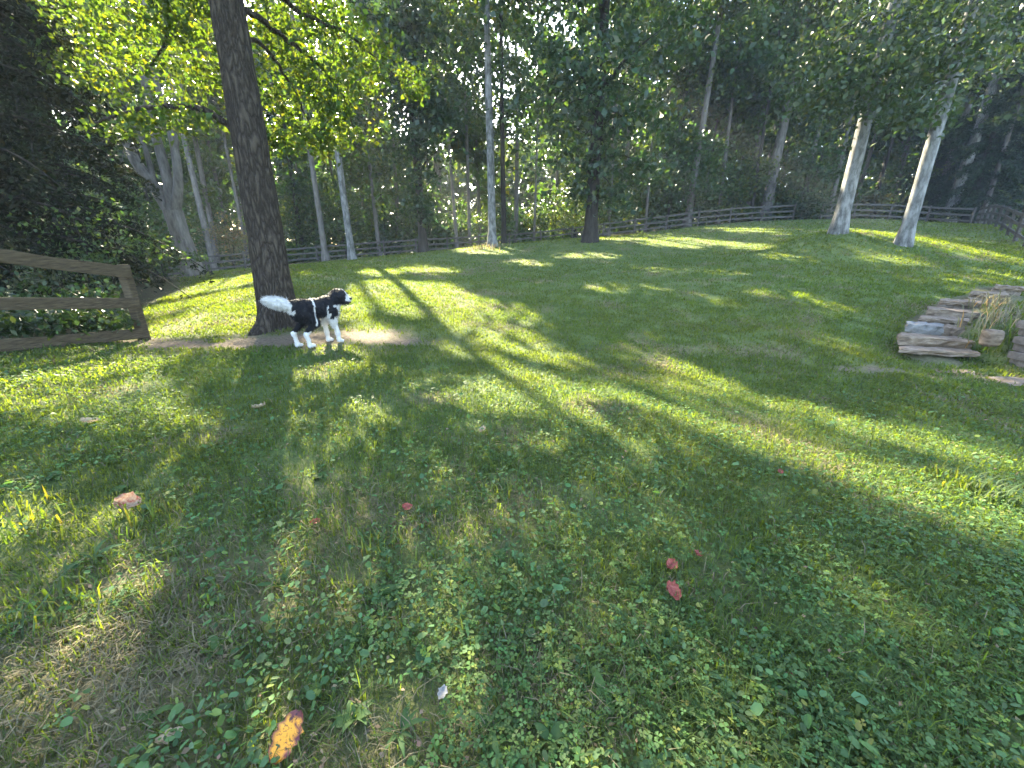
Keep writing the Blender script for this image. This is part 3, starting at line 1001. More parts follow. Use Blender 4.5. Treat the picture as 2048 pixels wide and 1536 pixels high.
# low shrubs and ivy behind the near fence
for k, (u, Y, h, R, n, col, lab) in enumerate([
        (235, 9.0, 2.4, 1.0, 1500, (.05, .08, .025), 'green leafy shrub behind the near fence post'), (175, 7.0, .8, .6, 900, (.035, .06, .02), 'low ivy-green shrub under the near fence rails, beside the post'),
        (60, 6.2, .75, .6, 1000, (.03, .055, .02), 'low leafy shrub under the near fence rails at the left edge'), (120, 7.9, 1.3, .8, 900, (.05, .06, .03), 'pale-leaved shrub seen between the near fence rails'),
        (215, 6.15, .45, .5, 800, (.03, .05, .018), 'creeping ivy-green shrub hiding the lowest board, nearer the post'), (40, 5.3, .45, .55, 900, (.026, .045, .016), 'creeping dark shrub hiding the lowest board at the left edge'), (125, 5.75, .42, .5, 800, (.028, .05, .018), 'creeping dark shrub hiding the lowest board, middle of the near fence'),
        (330, 15, 1.6, 1.1, 1300, (.04, .07, .022), 'green shrub between the near fence post and the forked tree')]):
    x, y = Tb(u, Y)
    sapling('shrub', lab, x, y, h, R, n, .085 if Y < 10 else .12, col, None, 930 + k)

# ------------------------------------------------------------------ fences
def box_between(a, b, w, h, name, material, seed=0, nseg=4):
    """a hewn rail from a to b, w thick, h high, edges broken and a little bent"""
    a, b = np.asarray(a, float), np.asarray(b, float)
    r = np.random.default_rng(seed)
    d = (b - a) / np.linalg.norm(b - a)
    s = np.cross(d, [0, 0, 1.0])
    s /= np.linalg.norm(s)
    u = np.cross(s, d)
    prof = np.array([(-.5, -.4), (-.4, -.5), (.4, -.5), (.5, -.4), (.5, .4), (.4, .5), (-.4, .5), (-.5, .4)])
    V = []
    for k in range(nseg + 1):
        c = a + (b - a) * k / nseg + (u * r.normal() * .025 * h if 0 < k < nseg else 0)
        V.append(c + (prof[:, :1] * w * r.uniform(.93, 1.05)) * s + (prof[:, 1:] * h * r.uniform(.94, 1.05)) * u)
    V = np.concatenate(V)
    me = bpy.data.meshes.new(name)
    faces = [(k * 8 + j, k * 8 + (j + 1) % 8, (k + 1) * 8 + (j + 1) % 8, (k + 1) * 8 + j) for k in range(nseg) for j in range(8)]
    faces += [tuple(range(7, -1, -1)), tuple(range(nseg * 8, nseg * 8 + 8))]
    me.from_pydata([tuple(v) for v in V], [], faces)
    me.materials.append(material)
    return me


def fence_line(t, base, pts, spacing, hgt, rails, pw, rw_, rh, material, seed=0):
    pts = [np.asarray(p, float) for p in pts]
    L = np.r_[0, np.cumsum([np.linalg.norm(b - a) for a, b in zip(pts[:-1], pts[1:])])]
    n = max(1, int(round(L[-1] / spacing)))
    st = []
    for k in range(n + 1):
        s = L[-1] * k / n
        p = np.array([np.interp(s, L, [q[i] for q in pts]) for i in range(2)])
        st.append(np.array([p[0], p[1], float(H(p[0], p[1]))]))
    rr = np.random.default_rng(seed)
    for p in st:
        tilt = rr.normal(size=2) * .012
        obj('post', box_between(p - base - [0, 0, .3], p - base + [tilt[0], tilt[1], hgt], pw, pw, 'post', material, int(rr.integers(1e6)), 2), t)
    for a, b in zip(st[:-1], st[1:]):
        for z in rails:
            obj('rail', box_between(a - base + [0, 0, z + rr.normal() * .012], b - base + [0, 0, z + rr.normal() * .012], rw_, rh, 'rail', material, int(rr.integers(1e6))), t)


def fence(name, label, pts, spacing, hgt, rails, pw, rw_, rh, material, seed=0):
    b = np.array([*pts[0], float(H(*pts[0]))])
    t = thing(name, label, 'fence', b)
    fence_line(t, b, pts, spacing, hgt, rails, pw, rw_, rh, material, seed)


fence('rail_fence', 'long weathered rail fence along the far lawn edge, left and middle', FENCE_FAR, 2.6, 1.2, (.25, .65, 1.05), .12, .05, .13, M_WOOD_GREY, 1)
fence('rail_fence', 'grey rail fence behind the two pale trunks, right of the bush', FENCE_RIGHT, 2.7, 1.2, (.25, .65, 1.05), .12, .05, .13, M_WOOD_GREY, 2)
FENCE_EDGE = [W(u, v, Y)[:2] for u, v, Y in [(1950, 450, 33), (1985, 460, 26), (2015, 473, 21.5), (2042, 492, 18.5), (2075, 515, 16)]]
fence('rail_fence', 'rail fence coming down the slope at the right edge, from the corner towards the steps', FENCE_EDGE, 2.4, 1.2, (.3, .7, 1.08), .13, .06, .13, M_WOOD_GREY, 3)
# the near fence: flat boards let into a post
pA, pB = W(290, 680, 6.36), W(-60, 712, 4.6)
pC = pB + (pB - pA) * .9
nf = thing('board_fence', 'near fence of broad brown boards ending at a leaning post by the bare soil', 'fence', (pA[0], pA[1], float(H(pA[0], pA[1]))))
nb = np.array([pA[0], pA[1], float(H(pA[0], pA[1]))])


def zed(p):
    return np.array([p[0], p[1], float(H(p[0], p[1]))]) - nb


for p in (pA, pB, pC):
    q = zed(p)
    obj('post', box_between(q - [0, 0, .3], q + [-.02, 0, 1.13 if p is pA else 1.34], .13, .13, 'post', M_WOOD, 5, 3), nf)
dn = (pA - pB)
dn = np.array([dn[1], -dn[0], 0]) / np.hypot(dn[0], dn[1])
for a, b, k in ((pB, pA, 0), (pC, pB, 1)):
    for z, hh in ((1.02, .16), (.58, .15), (.12, .15)):
        qa, qb = zed(a) + dn * .09, zed(b) + dn * .09
        qa[2] += .19 if z > 1 else (.03 if z > .5 else 0)
        qb[2] += .19 if z > 1 and k else 0
        obj('rail', box_between(qa + [0, 0, z], qb + [0, 0, z], .04, hh, 'rail', M_WOOD, int(z * 100) + k, 6), nf)

# ------------------------------------------------------------------ stone steps
def slab_mesh(a, b, depth, th, seed, material, name='slab', pointy=0.0, run=None):
    """an irregular flagstone: front edge from a to b, running back by depth"""
    r = np.random.default_rng(seed)
    a, b = np.asarray(a, float), np.asarray(b, float)
    d = b - a
    back = np.array([-d[1], d[0], 0]) if run is None else np.array([run[0], run[1], 0])
    back /= np.linalg.norm(back)
    if back[1] < 0:
        back = -back
    n = 9
    fr = [a + d * k / (n - 1) + back * (r.normal() * .022 + (pointy * (1 - k / (n - 1)) ** 3)) for k in range(n)]
    bk = [a + d * k / (n - 1) + back * (depth * r.uniform(.9, 1.1)) for k in range(n - 1, -1, -1)]
    ring = np.array(fr + bk)
    c = ring.mean(0)
    V, m = [], len(ring)
    for z, s in ((-th, .96), (-th * .6, 1.01), (-.02, 1.012), (0, .975)):
        V.append(c + (ring - c) * s + np.array([0, 0, z]) + r.normal(size=(m, 3)) * [.012, .016, .008])
    V = np.concatenate(V)
    faces = [(k * m + j, k * m + (j + 1) % m, (k + 1) * m + (j + 1) % m, (k + 1) * m + j) for k in range(3) for j in range(m)]
    h = m // 2
    faces += [(3 * m + j, 3 * m + j + 1, 3 * m + m - 2 - j, 3 * m + m - 1 - j) for j in range(h - 1)]
    me = bpy.data.meshes.new(name)
    me.from_pydata([tuple(v) for v in V], [], faces)
    me.materials.append(material)
    return me


s0 = W(1885, 710, 6.95)
steps = thing('stone_steps', 'curving flight of rough flagstone steps climbing the grass bank on the right', 'steps', s0)
for k, (u1, v1, u2, v2, Y, dep, th, bl) in enumerate(STEPS):
    mtl = M_STONE_BLUE if bl else M_STONE
    a, b = W(u1, v1, Y), W(u2, v2, Y)
    b[2] = a[2] * .3 + b[2] * .7
    o = obj('slab', slab_mesh(a - s0, b - s0, dep, th + .02, 40 + k, mtl, pointy=.1 if mtl is M_STONE_BLUE else .02, run=a), steps)
    if mtl is M_STONE_BLUE:
        o['label'] = 'blue-grey pointed slab'
    if k in (4, 6, 7, 8):      # the courses those thin treads lie on
        aa, bb = a * .96 + b * .04, a * .08 + b * .92
        dd = np.array([.03, .07, -th - .02])
        obj('riser', slab_mesh(aa - s0 + dd, bb - s0 + dd, dep * .8, .12, 60 + k, M_BLOCK, run=a), steps)

# retaining wall of coursed blocks at the right edge, a boulder and a paver at its foot
wb = W(2026, 738, 6.35) + np.array([.22, 0, 0])
wall = thing('retaining_wall', 'low retaining wall of coursed brown blocks at the right edge beside the steps', 'wall', wb)
r_ = np.random.default_rng(17)
for row in range(6):
    xx = .0 + (row % 2) * -.06 + row * .012
    while xx < 3.4:
        w = r_.uniform(.28, .42)
        bx = box_between((xx + .004, .14 + row * .018 + r_.normal() * .008, .05 + row * .122), (xx + w - .008, .14 + row * .018 + r_.normal() * .008, .05 + row * .122), .26, .114, 'block', M_BLOCK, int(r_.integers(1e6)), 2)
        obj('block', bx, wall)
        xx += w


def boulder(name, label, p, s, material, seed, cat='stone'):
    r = np.random.default_rng(seed)
    n, m = 9, 14
    V = []
    for i in range(n):
        th = math.pi * i / (n - 1)
        for j in range(m):
            ph = 2 * math.pi * j / m
            d = np.array([math.sin(th) * math.cos(ph), math.sin(th) * math.sin(ph), math.cos(th)])
            d = np.sign(d) * np.abs(d) ** .45
            V.append(d * s * (1 + .14 * (vn(d[0] * 2 + seed, d[1] * 2 + d[2] * 1.7, seed) - .5)))
    T = [(i * m + j, i * m + (j + 1) % m, (i + 1) * m + (j + 1) % m, (i + 1) * m + j) for i in range(n - 1) for j in range(m)]
    o = obj(name, mesh_np(name, np.array(V), np.array(T), material, smooth=True, k=4), None, p)
    return tag(o, label, cat)


p = W(1983, 676, 6.75)
boulder('boulder', 'squared tan stone between the bottom step and the retaining wall', p, np.array([.115, .11, .14]), M_STONE, 3)
p = W(2050, 748, 5.9)
pv = obj('paver', slab_mesh((-.3, -.12, .05), (.5, -.22, .05), .38, .07, 77, M_STONE), None, (p[0], p[1], float(H(p[0], p[1]))))
tag(pv, 'flat grey paver at the foot of the retaining wall, cut by the right edge', 'paver')
p = ground_at(1915, 747)
tag(obj('edging_stone', slab_mesh((-.35, 0, .02), (.3, -.05, .02), .16, .05, 78, M_STONE), None, p), 'thin tan stone lying flush in the dry grass below the steps', 'stone')

# ------------------------------------------------------------------ the dog: one blended surface
def surface_nets(Fv, org, h):
    ins = Fv < 0
    nx, ny, nz = Fv.shape
    acc = np.zeros((nx - 1, ny - 1, nz - 1, 3))
    cnt = np.zeros((nx - 1, ny - 1, nz - 1))
    cr = [(i, j, k) for i in (0, 1) for j in (0, 1) for k in (0, 1)]
    sl = lambda c: Fv[c[0]:nx - 1 + c[0], c[1]:ny - 1 + c[1], c[2]:nz - 1 + c[2]]
    for a in cr:
        for ax in range(3):
            if a[ax] == 0:
                b = list(a)
                b[ax] = 1
                fa, fb = sl(a), sl(b)
                x = (fa < 0) != (fb < 0)
                t = np.where(x, fa / np.where(x, fa - fb, 1), 0)
                for m in range(3):
                    acc[..., m] += x * (a[m] + (t if m == ax else 0))
                cnt += x
    act = cnt > 0
    ids = -np.ones(act.shape, int)
    ids[act] = np.arange(act.sum())
    I = np.argwhere(act)
    V = (I + acc[act] / cnt[act][:, None]) * h + org
    Q = []
    for ax in range(3):
        o1, o2 = [(1, 2), (2, 0), (0, 1)][ax]
        a = [slice(1, -1)] * 3
        b = [slice(1, -1)] * 3
        a[ax], b[ax] = slice(0, -1), slice(1, None)
        fa, fb = ins[tuple(a)], ins[tuple(b)]
        E = np.argwhere(fa != fb)
        fl = fa[fa != fb]
        off = np.array([1, 1, 1])
        off[ax] = 0
        E = E + off
        d1, d2 = np.zeros(3, int), np.zeros(3, int)
        d1[o1], d2[o2] = 1, 1
        g = lambda e: ids[e[:, 0], e[:, 1], e[:, 2]]
        q = np.c_[g(E - d1 - d2), g(E - d2), g(E), g(E - d1)]
        q[~fl] = q[~fl][:, ::-1]
        Q.append(q[(q >= 0).all(1)])
    return V, np.concatenate(Q)


def rotz(p, c, a):
    p = np.asarray(p, float) - c
    return np.array([p[0] * math.cos(a) - p[1] * math.sin(a), p[0] * math.sin(a) + p[1] * math.cos(a), p[2]]) + c


HC, HA = np.array([.36, 0, .675]), math.radians(-58)      # the head is turned to its right
hd = lambda *p: rotz(p, HC, HA)
CAPS = [((-.27, 0, .57), (-.05, 0, .555), .125, .132), ((-.05, 0, .565), (.19, 0, .555), .132, .152), ((.17, 0, .60), (.22, 0, .5), .125, .14), ((-.28, 0, .6), (-.2, 0, .6), .11, .11),
        ((.22, 0, .58), (.35, 0, .67), .125, .1),
        (hd(.36, 0, .705), hd(.43, 0, .705), .108, .1), (hd(.44, 0, .67), hd(.545, 0, .653), .066, .05), (hd(.45, 0, .635), hd(.52, 0, .62), .045, .036),
        (hd(.365, .095, .725), hd(.355, .125, .61), .034, .046), (hd(.365, -.095, .725), hd(.355, -.125, .61), .034, .046)]
LEGS = []
for sd, dx, rx in ((-1, .0, .075), (1, .03, -.02)):
    y = sd * .105
    CAPS += [((-.25, y * .85, .53), (-.17 + rx, y * 1.05, .37), .11, .066), ((-.17 + rx, y * 1.05, .37), (-.33 + rx, y, .215), .054, .032), ((-.33 + rx, y, .205), (-.295 + rx, y, .05), .031, .029),
             ((-.30 + rx, y, .033), (-.24 + rx, y, .03), .033, .03)]
for sd, dx in ((-1, .055), (1, -.03)):
    y = sd * .095
    CAPS += [((.2, y * .9, .5), (.17 + dx * .6, y, .35), .088, .054), ((.17 + dx * .6, y, .35), (.19 + dx, y, .16), .044, .031), ((.19 + dx, y, .16), (.2 + dx, y, .05), .031, .03),
             ((.2 + dx, y, .042), (.255 + dx, y, .03), .033, .03)]
tail = [(-.34, 0, .63, .05), (-.41, .02, .63, .058), (-.47, .04, .66, .074), (-.54, .06, .685, .074), (-.61, .08, .71, .058), (-.665, .09, .725, .034)]
CAPS += [(a[:3], b[:3], a[3], b[3]) for a, b in zip(tail[:-1], tail[1:])]
h_ = .0105
org = np.array([-.98, -.26, -.03])
dims = [int(1.62 / h_), int(.52 / h_), int(1.0 / h_)]
gx_, gy_, gz_ = np.meshgrid(*[org[k] + np.arange(dims[k]) * h_ for k in range(3)], indexing='ij')
Fv = np.full(gx_.shape, 9.0)
for a, b, ra, rb in CAPS:
    a, b = np.asarray(a, float), np.asarray(b, float)
    ab = b - a
    t = np.clip(((gx_ - a[0]) * ab[0] + (gy_ - a[1]) * ab[1] + (gz_ - a[2]) * ab[2]) / (ab @ ab), 0, 1)
    d = np.sqrt((gx_ - a[0] - t * ab[0]) ** 2 + (gy_ - a[1] - t * ab[1]) ** 2 + (gz_ - a[2] - t * ab[2]) ** 2) - (ra + (rb - ra) * t)
    kk = .035
    hh = np.clip(.5 + .5 * (Fv - d) / kk, 0, 1)
    Fv = Fv * (1 - hh) + d * hh - kk * hh * (1 - hh)
Fv += (vn(gx_ * 26 + gz_ * 17, gy_ * 26 - gz_ * 21, 4) - .5) * .009 + (vn(gx_ * 60 + gz_ * 41, gy_ * 60 + gz_ * 33, 5) - .5) * .007
Vd, Qd = surface_nets(Fv, org, h_)


def coat(p):
    """white and black patches of the coat, in the dog's own space"""
    x, y, z = p[:, 0], p[:, 1], p[:, 2]
    n = (vn(x * 30 + z * 9, y * 30 + z * 25, 8) - .5) * .055
    w = np.zeros(len(p), bool)
    w |= x < -.375 + n                                       # tail
    w |= (z < .245 + n + .0 * x) & (x < -.05)                # hocks
    w |= (np.abs(x + .085 - (z - .55) * .10) < .012 + n * .2) & (z > .33)      # thin stripe in front of the thigh
    w |= (z < .40 + n) & (x > .08)                          # forelegs and brisket
    w |= (x > .265 + n) & (z < .66) & (x < .44)             # chest and collar
    w |= (z > .56) & (x > .2 + n + (z - .6) * .45) & (x < .28 + (z - .6) * .45)  # neck ring
    w |= (np.abs(x - .12 - n) < .028 * np.clip((.62 - z) / .2, 0, 1)) & (z < .6) & (z > .33)   # wedge behind the shoulder
    w |= (x > .24 + n) & (z < .56) & (z > .3) & (np.abs(y) < .085)
    # head in its own frame
    c, s = math.cos(-HA), math.sin(-HA)
    hx = (x - HC[0]) * c - (y - HC[1]) * s + HC[0]
    hy = (x - HC[0]) * s + (y - HC[1]) * c
    head = (hx > .27) & (z > .585) & ((x - HC[0]) ** 2 + y ** 2 + (z - .675) ** 2 < .31 ** 2) & (np.hypot(hx - .42, hy) < .21) & ~((z < .645) & (hx < .34) & (np.abs(hy) < .08))
    hw = ((hx > .535 + n * .4) & (z > .633)) | ((np.abs(hy) < .013 + n * .25) & (hx > .40) & (z > .705))
    w = np.where(head, hw, w)
    blk = np.array([.008, .008, .010])
    wht = np.array([.5, .48, .45])
    return np.where(w[:, None], wht, blk) * (1 + n * 4)[:, None]


M_COAT, n, l, b = mat('dog_coat')
a_ = n.new('ShaderNodeAttribute')
a_.attribute_name = 'Col'
l.new(a_.outputs['Color'], b.inputs['Base Color'])
b.inputs['Roughness'].default_value, b.inputs['Specular IOR Level'].default_value = .75, .2
heading = math.radians(50)
dog = thing('dog', 'shaggy black and white dog standing on bare soil in front of the oak', 'dog', DOGP - np.array([0, 0, .0]), None, heading)
dog.scale = (.93, .93, .97)
obj('body', mesh_np('body', Vd, Qd, M_COAT, coat(Vd), True, 4), dog)
# shaggy hair standing off the coat
e1, e2 = Vd[Qd[:, 1]] - Vd[Qd[:, 0]], Vd[Qd[:, 3]] - Vd[Qd[:, 0]]
fn = np.cross(e1, e2)
fn /= np.linalg.norm(fn, axis=1)[:, None] + 1e-12
r_ = np.random.default_rng(3)
sel = r_.integers(0, len(Qd), 14000)
p0 = Vd[Qd[sel]].mean(1)
nn = fn[sel]
keep = p0[:, 2] > .06
p0, nn = p0[keep], nn[keep]
m_ = len(p0)
flow = np.where((p0[:, 0] < -.4)[:, None], np.array([-.9, .1, -.25]), np.array([-.45, 0, -.75]))
hdir = nn * .55 + flow * .7 + r_.normal(size=(m_, 3)) * .3
hdir /= np.linalg.norm(hdir, axis=1)[:, None]
ln = np.where(p0[:, 0] < -.39, .042, np.where(p0[:, 2] < .25, .014, .034)) * r_.uniform(.6, 1.3, m_)
sd = np.cross(hdir, nn)
sd /= np.linalg.norm(sd, axis=1)[:, None] + 1e-9
Vh = np.stack([p0 - nn * .004 - sd * .0045, p0 - nn * .004 + sd * .0045, p0 + hdir * ln[:, None]], 1).reshape(-1, 3)
obj('fur', mesh_np('fur', Vh, np.arange(m_ * 3).reshape(m_, 3), M_COAT, np.repeat(coat(p0), 3, 0)), dog)
M_NOSE = simple('nose', [(.3, (.006, .006, .007)), (.7, (.014, .013, .014))], 30, None, .35, .2, .002)


def ball(name, c, s, parent, material, rot=0):
    th, ph = np.meshgrid(np.linspace(0, math.pi, 7), np.linspace(0, 2 * math.pi, 10, endpoint=False), indexing='ij')
    V = np.stack([np.sin(th) * np.cos(ph), np.sin(th) * np.sin(ph), np.cos(th)], -1).reshape(-1, 3) * s
    V = np.array([rotz(v, np.zeros(3), rot) for v in V]) + c
    T = [(i * 10 + j, i * 10 + (j + 1) % 10, (i + 1) * 10 + (j + 1) % 10, (i + 1) * 10 + j) for i in range(6) for j in range(10)]
    return obj(name, mesh_np(name, V, np.array(T), material, smooth=True, k=4), parent)


ball('nose', hd(.592, 0, .667), (.022, .03, .021), dog, M_NOSE, HA)
ball('mouth', hd(.56, 0, .617), (.03, .026, .008), dog, M_NOSE, HA)
for sd in (-1, 1):
    ball('eye', hd(.485, sd * .05, .722), (.013, .014, .014), dog, M_NOSE, HA)

# ------------------------------------------------------------------ fallen leaves and bits lying in the grass
def paint_mat(name, stops, scale, trans=.25, spec=.3):
    m, n, l, b = mat(name)
    c = ramp(n, l, noise(n, l, scale, 5, .65), stops)
    l.new(c, b.inputs['Base Color'])
    b.inputs['Roughness'].default_value = .6
    b.inputs['Specular IOR Level'].default_value = spec
    t = n.new('ShaderNodeBsdfTranslucent')
    l.new(c, t.inputs['Color'])
    ms = n.new('ShaderNodeMixShader')
    ms.inputs[0].default_value = trans
    l.new(b.outputs[0], ms.inputs[1])
    l.new(t.outputs[0], ms.inputs[2])
    l.new(ms.outputs[0], n['Material Output'].inputs['Surface'])
    return m


M_RED = paint_mat('red_leaf', [(.3, (.10, .018, .012)), (.55, (.25, .055, .038)), (.8, (.34, .14, .10))], 60)
M_PINK = paint_mat('faded_leaf', [(.4, (.2, .05, .035)), (.52, (.25, .15, .09)), (.75, (.34, .26, .17))], 40)
M_TAN = paint_mat('tan_leaf', [(.3, (.2, .14, .08)), (.7, (.42, .33, .2))], 50)
M_WHITE = paint_mat('grey_leaf', [(.3, (.16, .155, .14)), (.7, (.28, .27, .25))], 50)
M_YELLOW, n, l, b = mat('yellow_leaf')
g_ = n.new('ShaderNodeAttribute')
g_.attribute_name = 'Col'
nz = noise(n, l, 110, 4, .7)
mr = ramp(n, l, nz, [(.36, (.05, .018, .012)), (.47, (1, 1, 1))])
mx_ = n.new('ShaderNodeMix')
mx_.data_type, mx_.blend_type = 'RGBA', 'MULTIPLY'
mx_.inputs[0].default_value = 1
l.new(g_.outputs['Color'], mx_.inputs[6])
l.new(mr, mx_.inputs[7])
l.new(mx_.outputs[2], b.inputs['Base Color'])
b.inputs['Roughness'].default_value = .5


def dead_leaf(name, label, u, v, px, material, seed, lift=.035, aspect=.7, curl=.35, yaw=None, cat='leaf', tilt=0.0, yellow=False, group=None):
    """one curled leaf with an irregular outline, about px photograph pixels long"""
    p = ground_at(u, v)
    dist = np.linalg.norm(p - [0, 0, EYE])
    fw = p[1] * CP - (p[2] - EYE) * SP
    L = px * fw / F
    r = np.random.default_rng(seed)
    n, m = 13, 7
    V, C = [], []
    for i in range(n):
        t = i / (n - 1)
        w = aspect * .5 * (math.sin(math.pi * (t * .92 + .04)) ** .6) * (1 + .09 * math.sin(i * 2.4 + seed) + .10 * r.normal())
        for j in range(m):
            s = (j / (m - 1) - .5) * 2
            V.append(((t - .5) * L, s * w * L, (curl * (s * s) * .5 + curl * .6 * (t - .5) ** 2 * 2 + .07 * r.normal() * (abs(s) > .6)) * L * .6))
            edge = max(abs(s), abs(t - .45) * 2.0) + .12 * r.normal()
            C.append((.62, .25, .006) if edge < .74 else (.10, .012, .009))
    T = [(i * m + j, i * m + j + 1, (i + 1) * m + j + 1, (i + 1) * m + j) for i in range(n - 1) for j in range(m - 1)]
    me = mesh_np(name, np.array(V), np.array(T), material, np.array(C), False, 4)
    o = obj(name, me, None, (p[0], p[1], p[2] + lift))
    o.rotation_euler = (tilt, r.normal() * .15, r.uniform(0, 6.28) if yaw is None else yaw)
    return tag(o, label, cat, group)


dead_leaf('fallen_leaf', 'large yellow leaf with ragged red-brown edges standing in the grass at the bottom edge', 582, 1508, 84, M_YELLOW, 1, .06, .56, .25, math.radians(82), tilt=.3)
dead_leaf('fallen_leaf', 'curled pinkish cream leaf on the sunny grass near the left edge', 262, 1022, 42, M_PINK, 2, .045, .8, .5, .4, tilt=.7)
dead_leaf('fallen_leaf', 'largest red crumpled leaf, lowest of the column of red leaves right of centre', 1342, 1207, 40, M_RED, 3, .05, .75, .5, 1.5, tilt=.2)
dead_leaf('fallen_leaf', 'middle-sized red crumpled leaf just above the largest red one', 1339, 1151, 26, M_RED, 4, .05, .8, .7, .6, tilt=.3)
dead_leaf('fallen_leaf', 'small reddish leaf up and to the right of the crumpled red pair', 1392, 1128, 20, M_RED, 5, .045, .8, .5, 1.0, tilt=.4)
dead_leaf('fallen_leaf', 'small pink leaf among clover, above the middle of the foreground', 816, 1030, 20, M_RED, 6, .04, .8, .5, .3, tilt=.4)
dead_leaf('fallen_leaf', 'small red leaf on the thin grass left of the pink one', 632, 1055, 20, M_RED, 7, .035, .6, .5, .8, tilt=.3)
dead_leaf('fallen_leaf', 'tiny red leaf just below the sunlit strip on the right', 1558, 952, 14, M_RED, 8, .03, .8, .5, .8, tilt=.3)
dead_leaf('fallen_leaf', 'dark red leaf deep in the grass at the lower right', 1576, 1366, 22, M_RED, 9, .025, .6, .5, .8)
dead_leaf('fallen_leaf', 'pale grey-white leaf among the weeds at the bottom centre', 886, 1410, 30, M_WHITE, 10, .05, .6, .4, 1.3, tilt=.2)
dead_leaf('fallen_leaf', 'dry tan leaf lying in the straw-coloured grass at the lower left', 345, 1488, 44, M_TAN, 11, .03, .6, .3, .5)
dead_leaf('fallen_leaf', 'dry curled tan leaf in the shaded grass below the near fence', 182, 852, 30, M_TAN, 12, .03, .6, .6, .2)
dead_leaf('fallen_leaf', 'dry tan leaf on the lit spot of lawn below the dog, left of centre', 520, 822, 26, M_TAN, 13, .03, .6, .6, .2)
dead_leaf('fallen_leaf', 'pale dry leaf in the lawn beside the shadowed strip, upper centre', 965, 868, 20, M_TAN, 14, .03, .6, .6, 1.2)
dead_leaf('fallen_leaf', 'brown leaf on the bare soil at the dog\'s hind feet', 650, 700, 12, M_TAN, 15, .02, .6, .6, 1.2)

# ------------------------------------------------------------------ broad-leaved weeds: each plant a thing, each leaf a part
def blade_leaf(L, Wd, seed, kind='oval', lobes=0):
    r = np.random.default_rng(seed)
    n = 9
    V, T = [], []
    for i in range(n):
        t = i / (n - 1)
        w = Wd * .5 * (math.sin(math.pi * min(1, t * .93 + .05)) ** (.8 if kind == 'oval' else 1.1))
        if lobes:
            w *= .55 + .45 * abs(math.sin(i * 1.6 + .4)) * (t > .15)
        z = .5 * L * math.sin(t * 1.9) * .55 - .28 * L * t * t
        for s in (-1, 0, 1):
            V.append((t * L, s * w, z + abs(s) * w * .28 + r.normal() * .002))
    for i in range(n - 1):
        for j in range(2):
            T.append((i * 3 + j, i * 3 + j + 1, (i + 1) * 3 + j + 1, (i + 1) * 3 + j))
    return np.array(V), np.array(T)


WEED_MESH = {}
for key, (L, Wd, kind, lob, col) in {'plantain': (.085, .042, 'oval', 0, (.06, .105, .035)), 'dandelion': (.13, .036, 'long', 1, (.045, .085, .03)), 'violet': (.06, .056, 'oval', 0, (.055, .10, .03)),
                                     'dock': (.115, .045, 'oval', 0, (.07, .12, .035))}.items():
    lst = []
    for k in range(3):
        V, T = blade_leaf(L * (1 + .15 * k), Wd, k, kind, lob)
        c = np.tile(np.array(col) * (1 + .12 * (k - 1)), (len(V), 1)) * (1 + .15 * (V[:, 1:2] == 0))
        lst.append(mesh_np('leaf', V, T, M_WEED, c, True, 4))
    WEED_MESH[key] = lst
WEEDS = [(1215, 1405, 'dock', 'broad-leaved weed with a tall leaf, right of bottom centre'), (1180, 1368, 'violet', 'round-leaved weed just above the tall broad-leaved one'), (762, 1205, 'plantain', 'round-leaved weed left of the picture centre line, lower half'),
         (712, 1452, 'plantain', 'plantain with pale round leaves, bottom left of centre'), (800, 1475, 'dandelion', 'dandelion with long jagged leaves at the bottom, left of the grey leaf'), (1105, 1335, 'dock', 'leafy dock plant in the lower middle of the foreground'),
         (930, 1095, 'plantain', 'bright plantain in the sunlit spot above the foreground middle'), (1040, 1195, 'dandelion', 'pale-leaved plant in the sunlit patch at the middle'), (880, 1015, 'violet', 'clump of blue-green round leaves above the middle'),
         (1440, 1215, 'plantain', 'plantain right of the largest red leaf'), (1530, 1350, 'dock', 'dock leaves pointing right near the dark red leaf'), (1100, 1500, 'plantain', 'plantain cut off low at the bottom, right of centre'),
         (980, 1460, 'dandelion', 'dandelion rosette at the bottom centre'), (620, 1385, 'violet', 'round leaves above the yellow leaf'), (440, 1310, 'plantain', 'lone plantain in the dry grass, left'),
         (300, 1445, 'plantain', 'yellow-green plantain at the lower left among straw'), (190, 1130, 'dandelion', 'bright long-leaved weed in the sun at the left'), (700, 1290, 'plantain', 'plantain in the thin grass, left of the dock plant'),
         (1290, 1300, 'violet', 'violet leaves below the largest red leaf'), (1640, 1440, 'dandelion', 'dandelion in shade at the lower right'), (1390, 1440, 'violet', 'violet leaves in the shaded lower right middle'),
         (1790, 1330, 'plantain', 'plantain by the short sunlit bar, lower right'), (1000, 1120, 'violet', 'violet clump next to the sunlit plantain'), (560, 1180, 'dandelion', 'thin-leaved rosette left of middle in worn grass'),
         (860, 1330, 'violet', 'violet clump amid clover, bottom middle'), (1240, 1130, 'plantain', 'plantain left of the red leaves'), (640, 960, 'violet', 'dark violet clump in shade behind the worn spot'), (110, 960, 'violet', 'violet clump in deep shade at the left edge'),
         (240, 985, 'violet', 'violet clump just behind the pinkish leaf'), (1480, 1130, 'dandelion', 'dandelion right of the small reddish leaf')]
WSCALE = {}
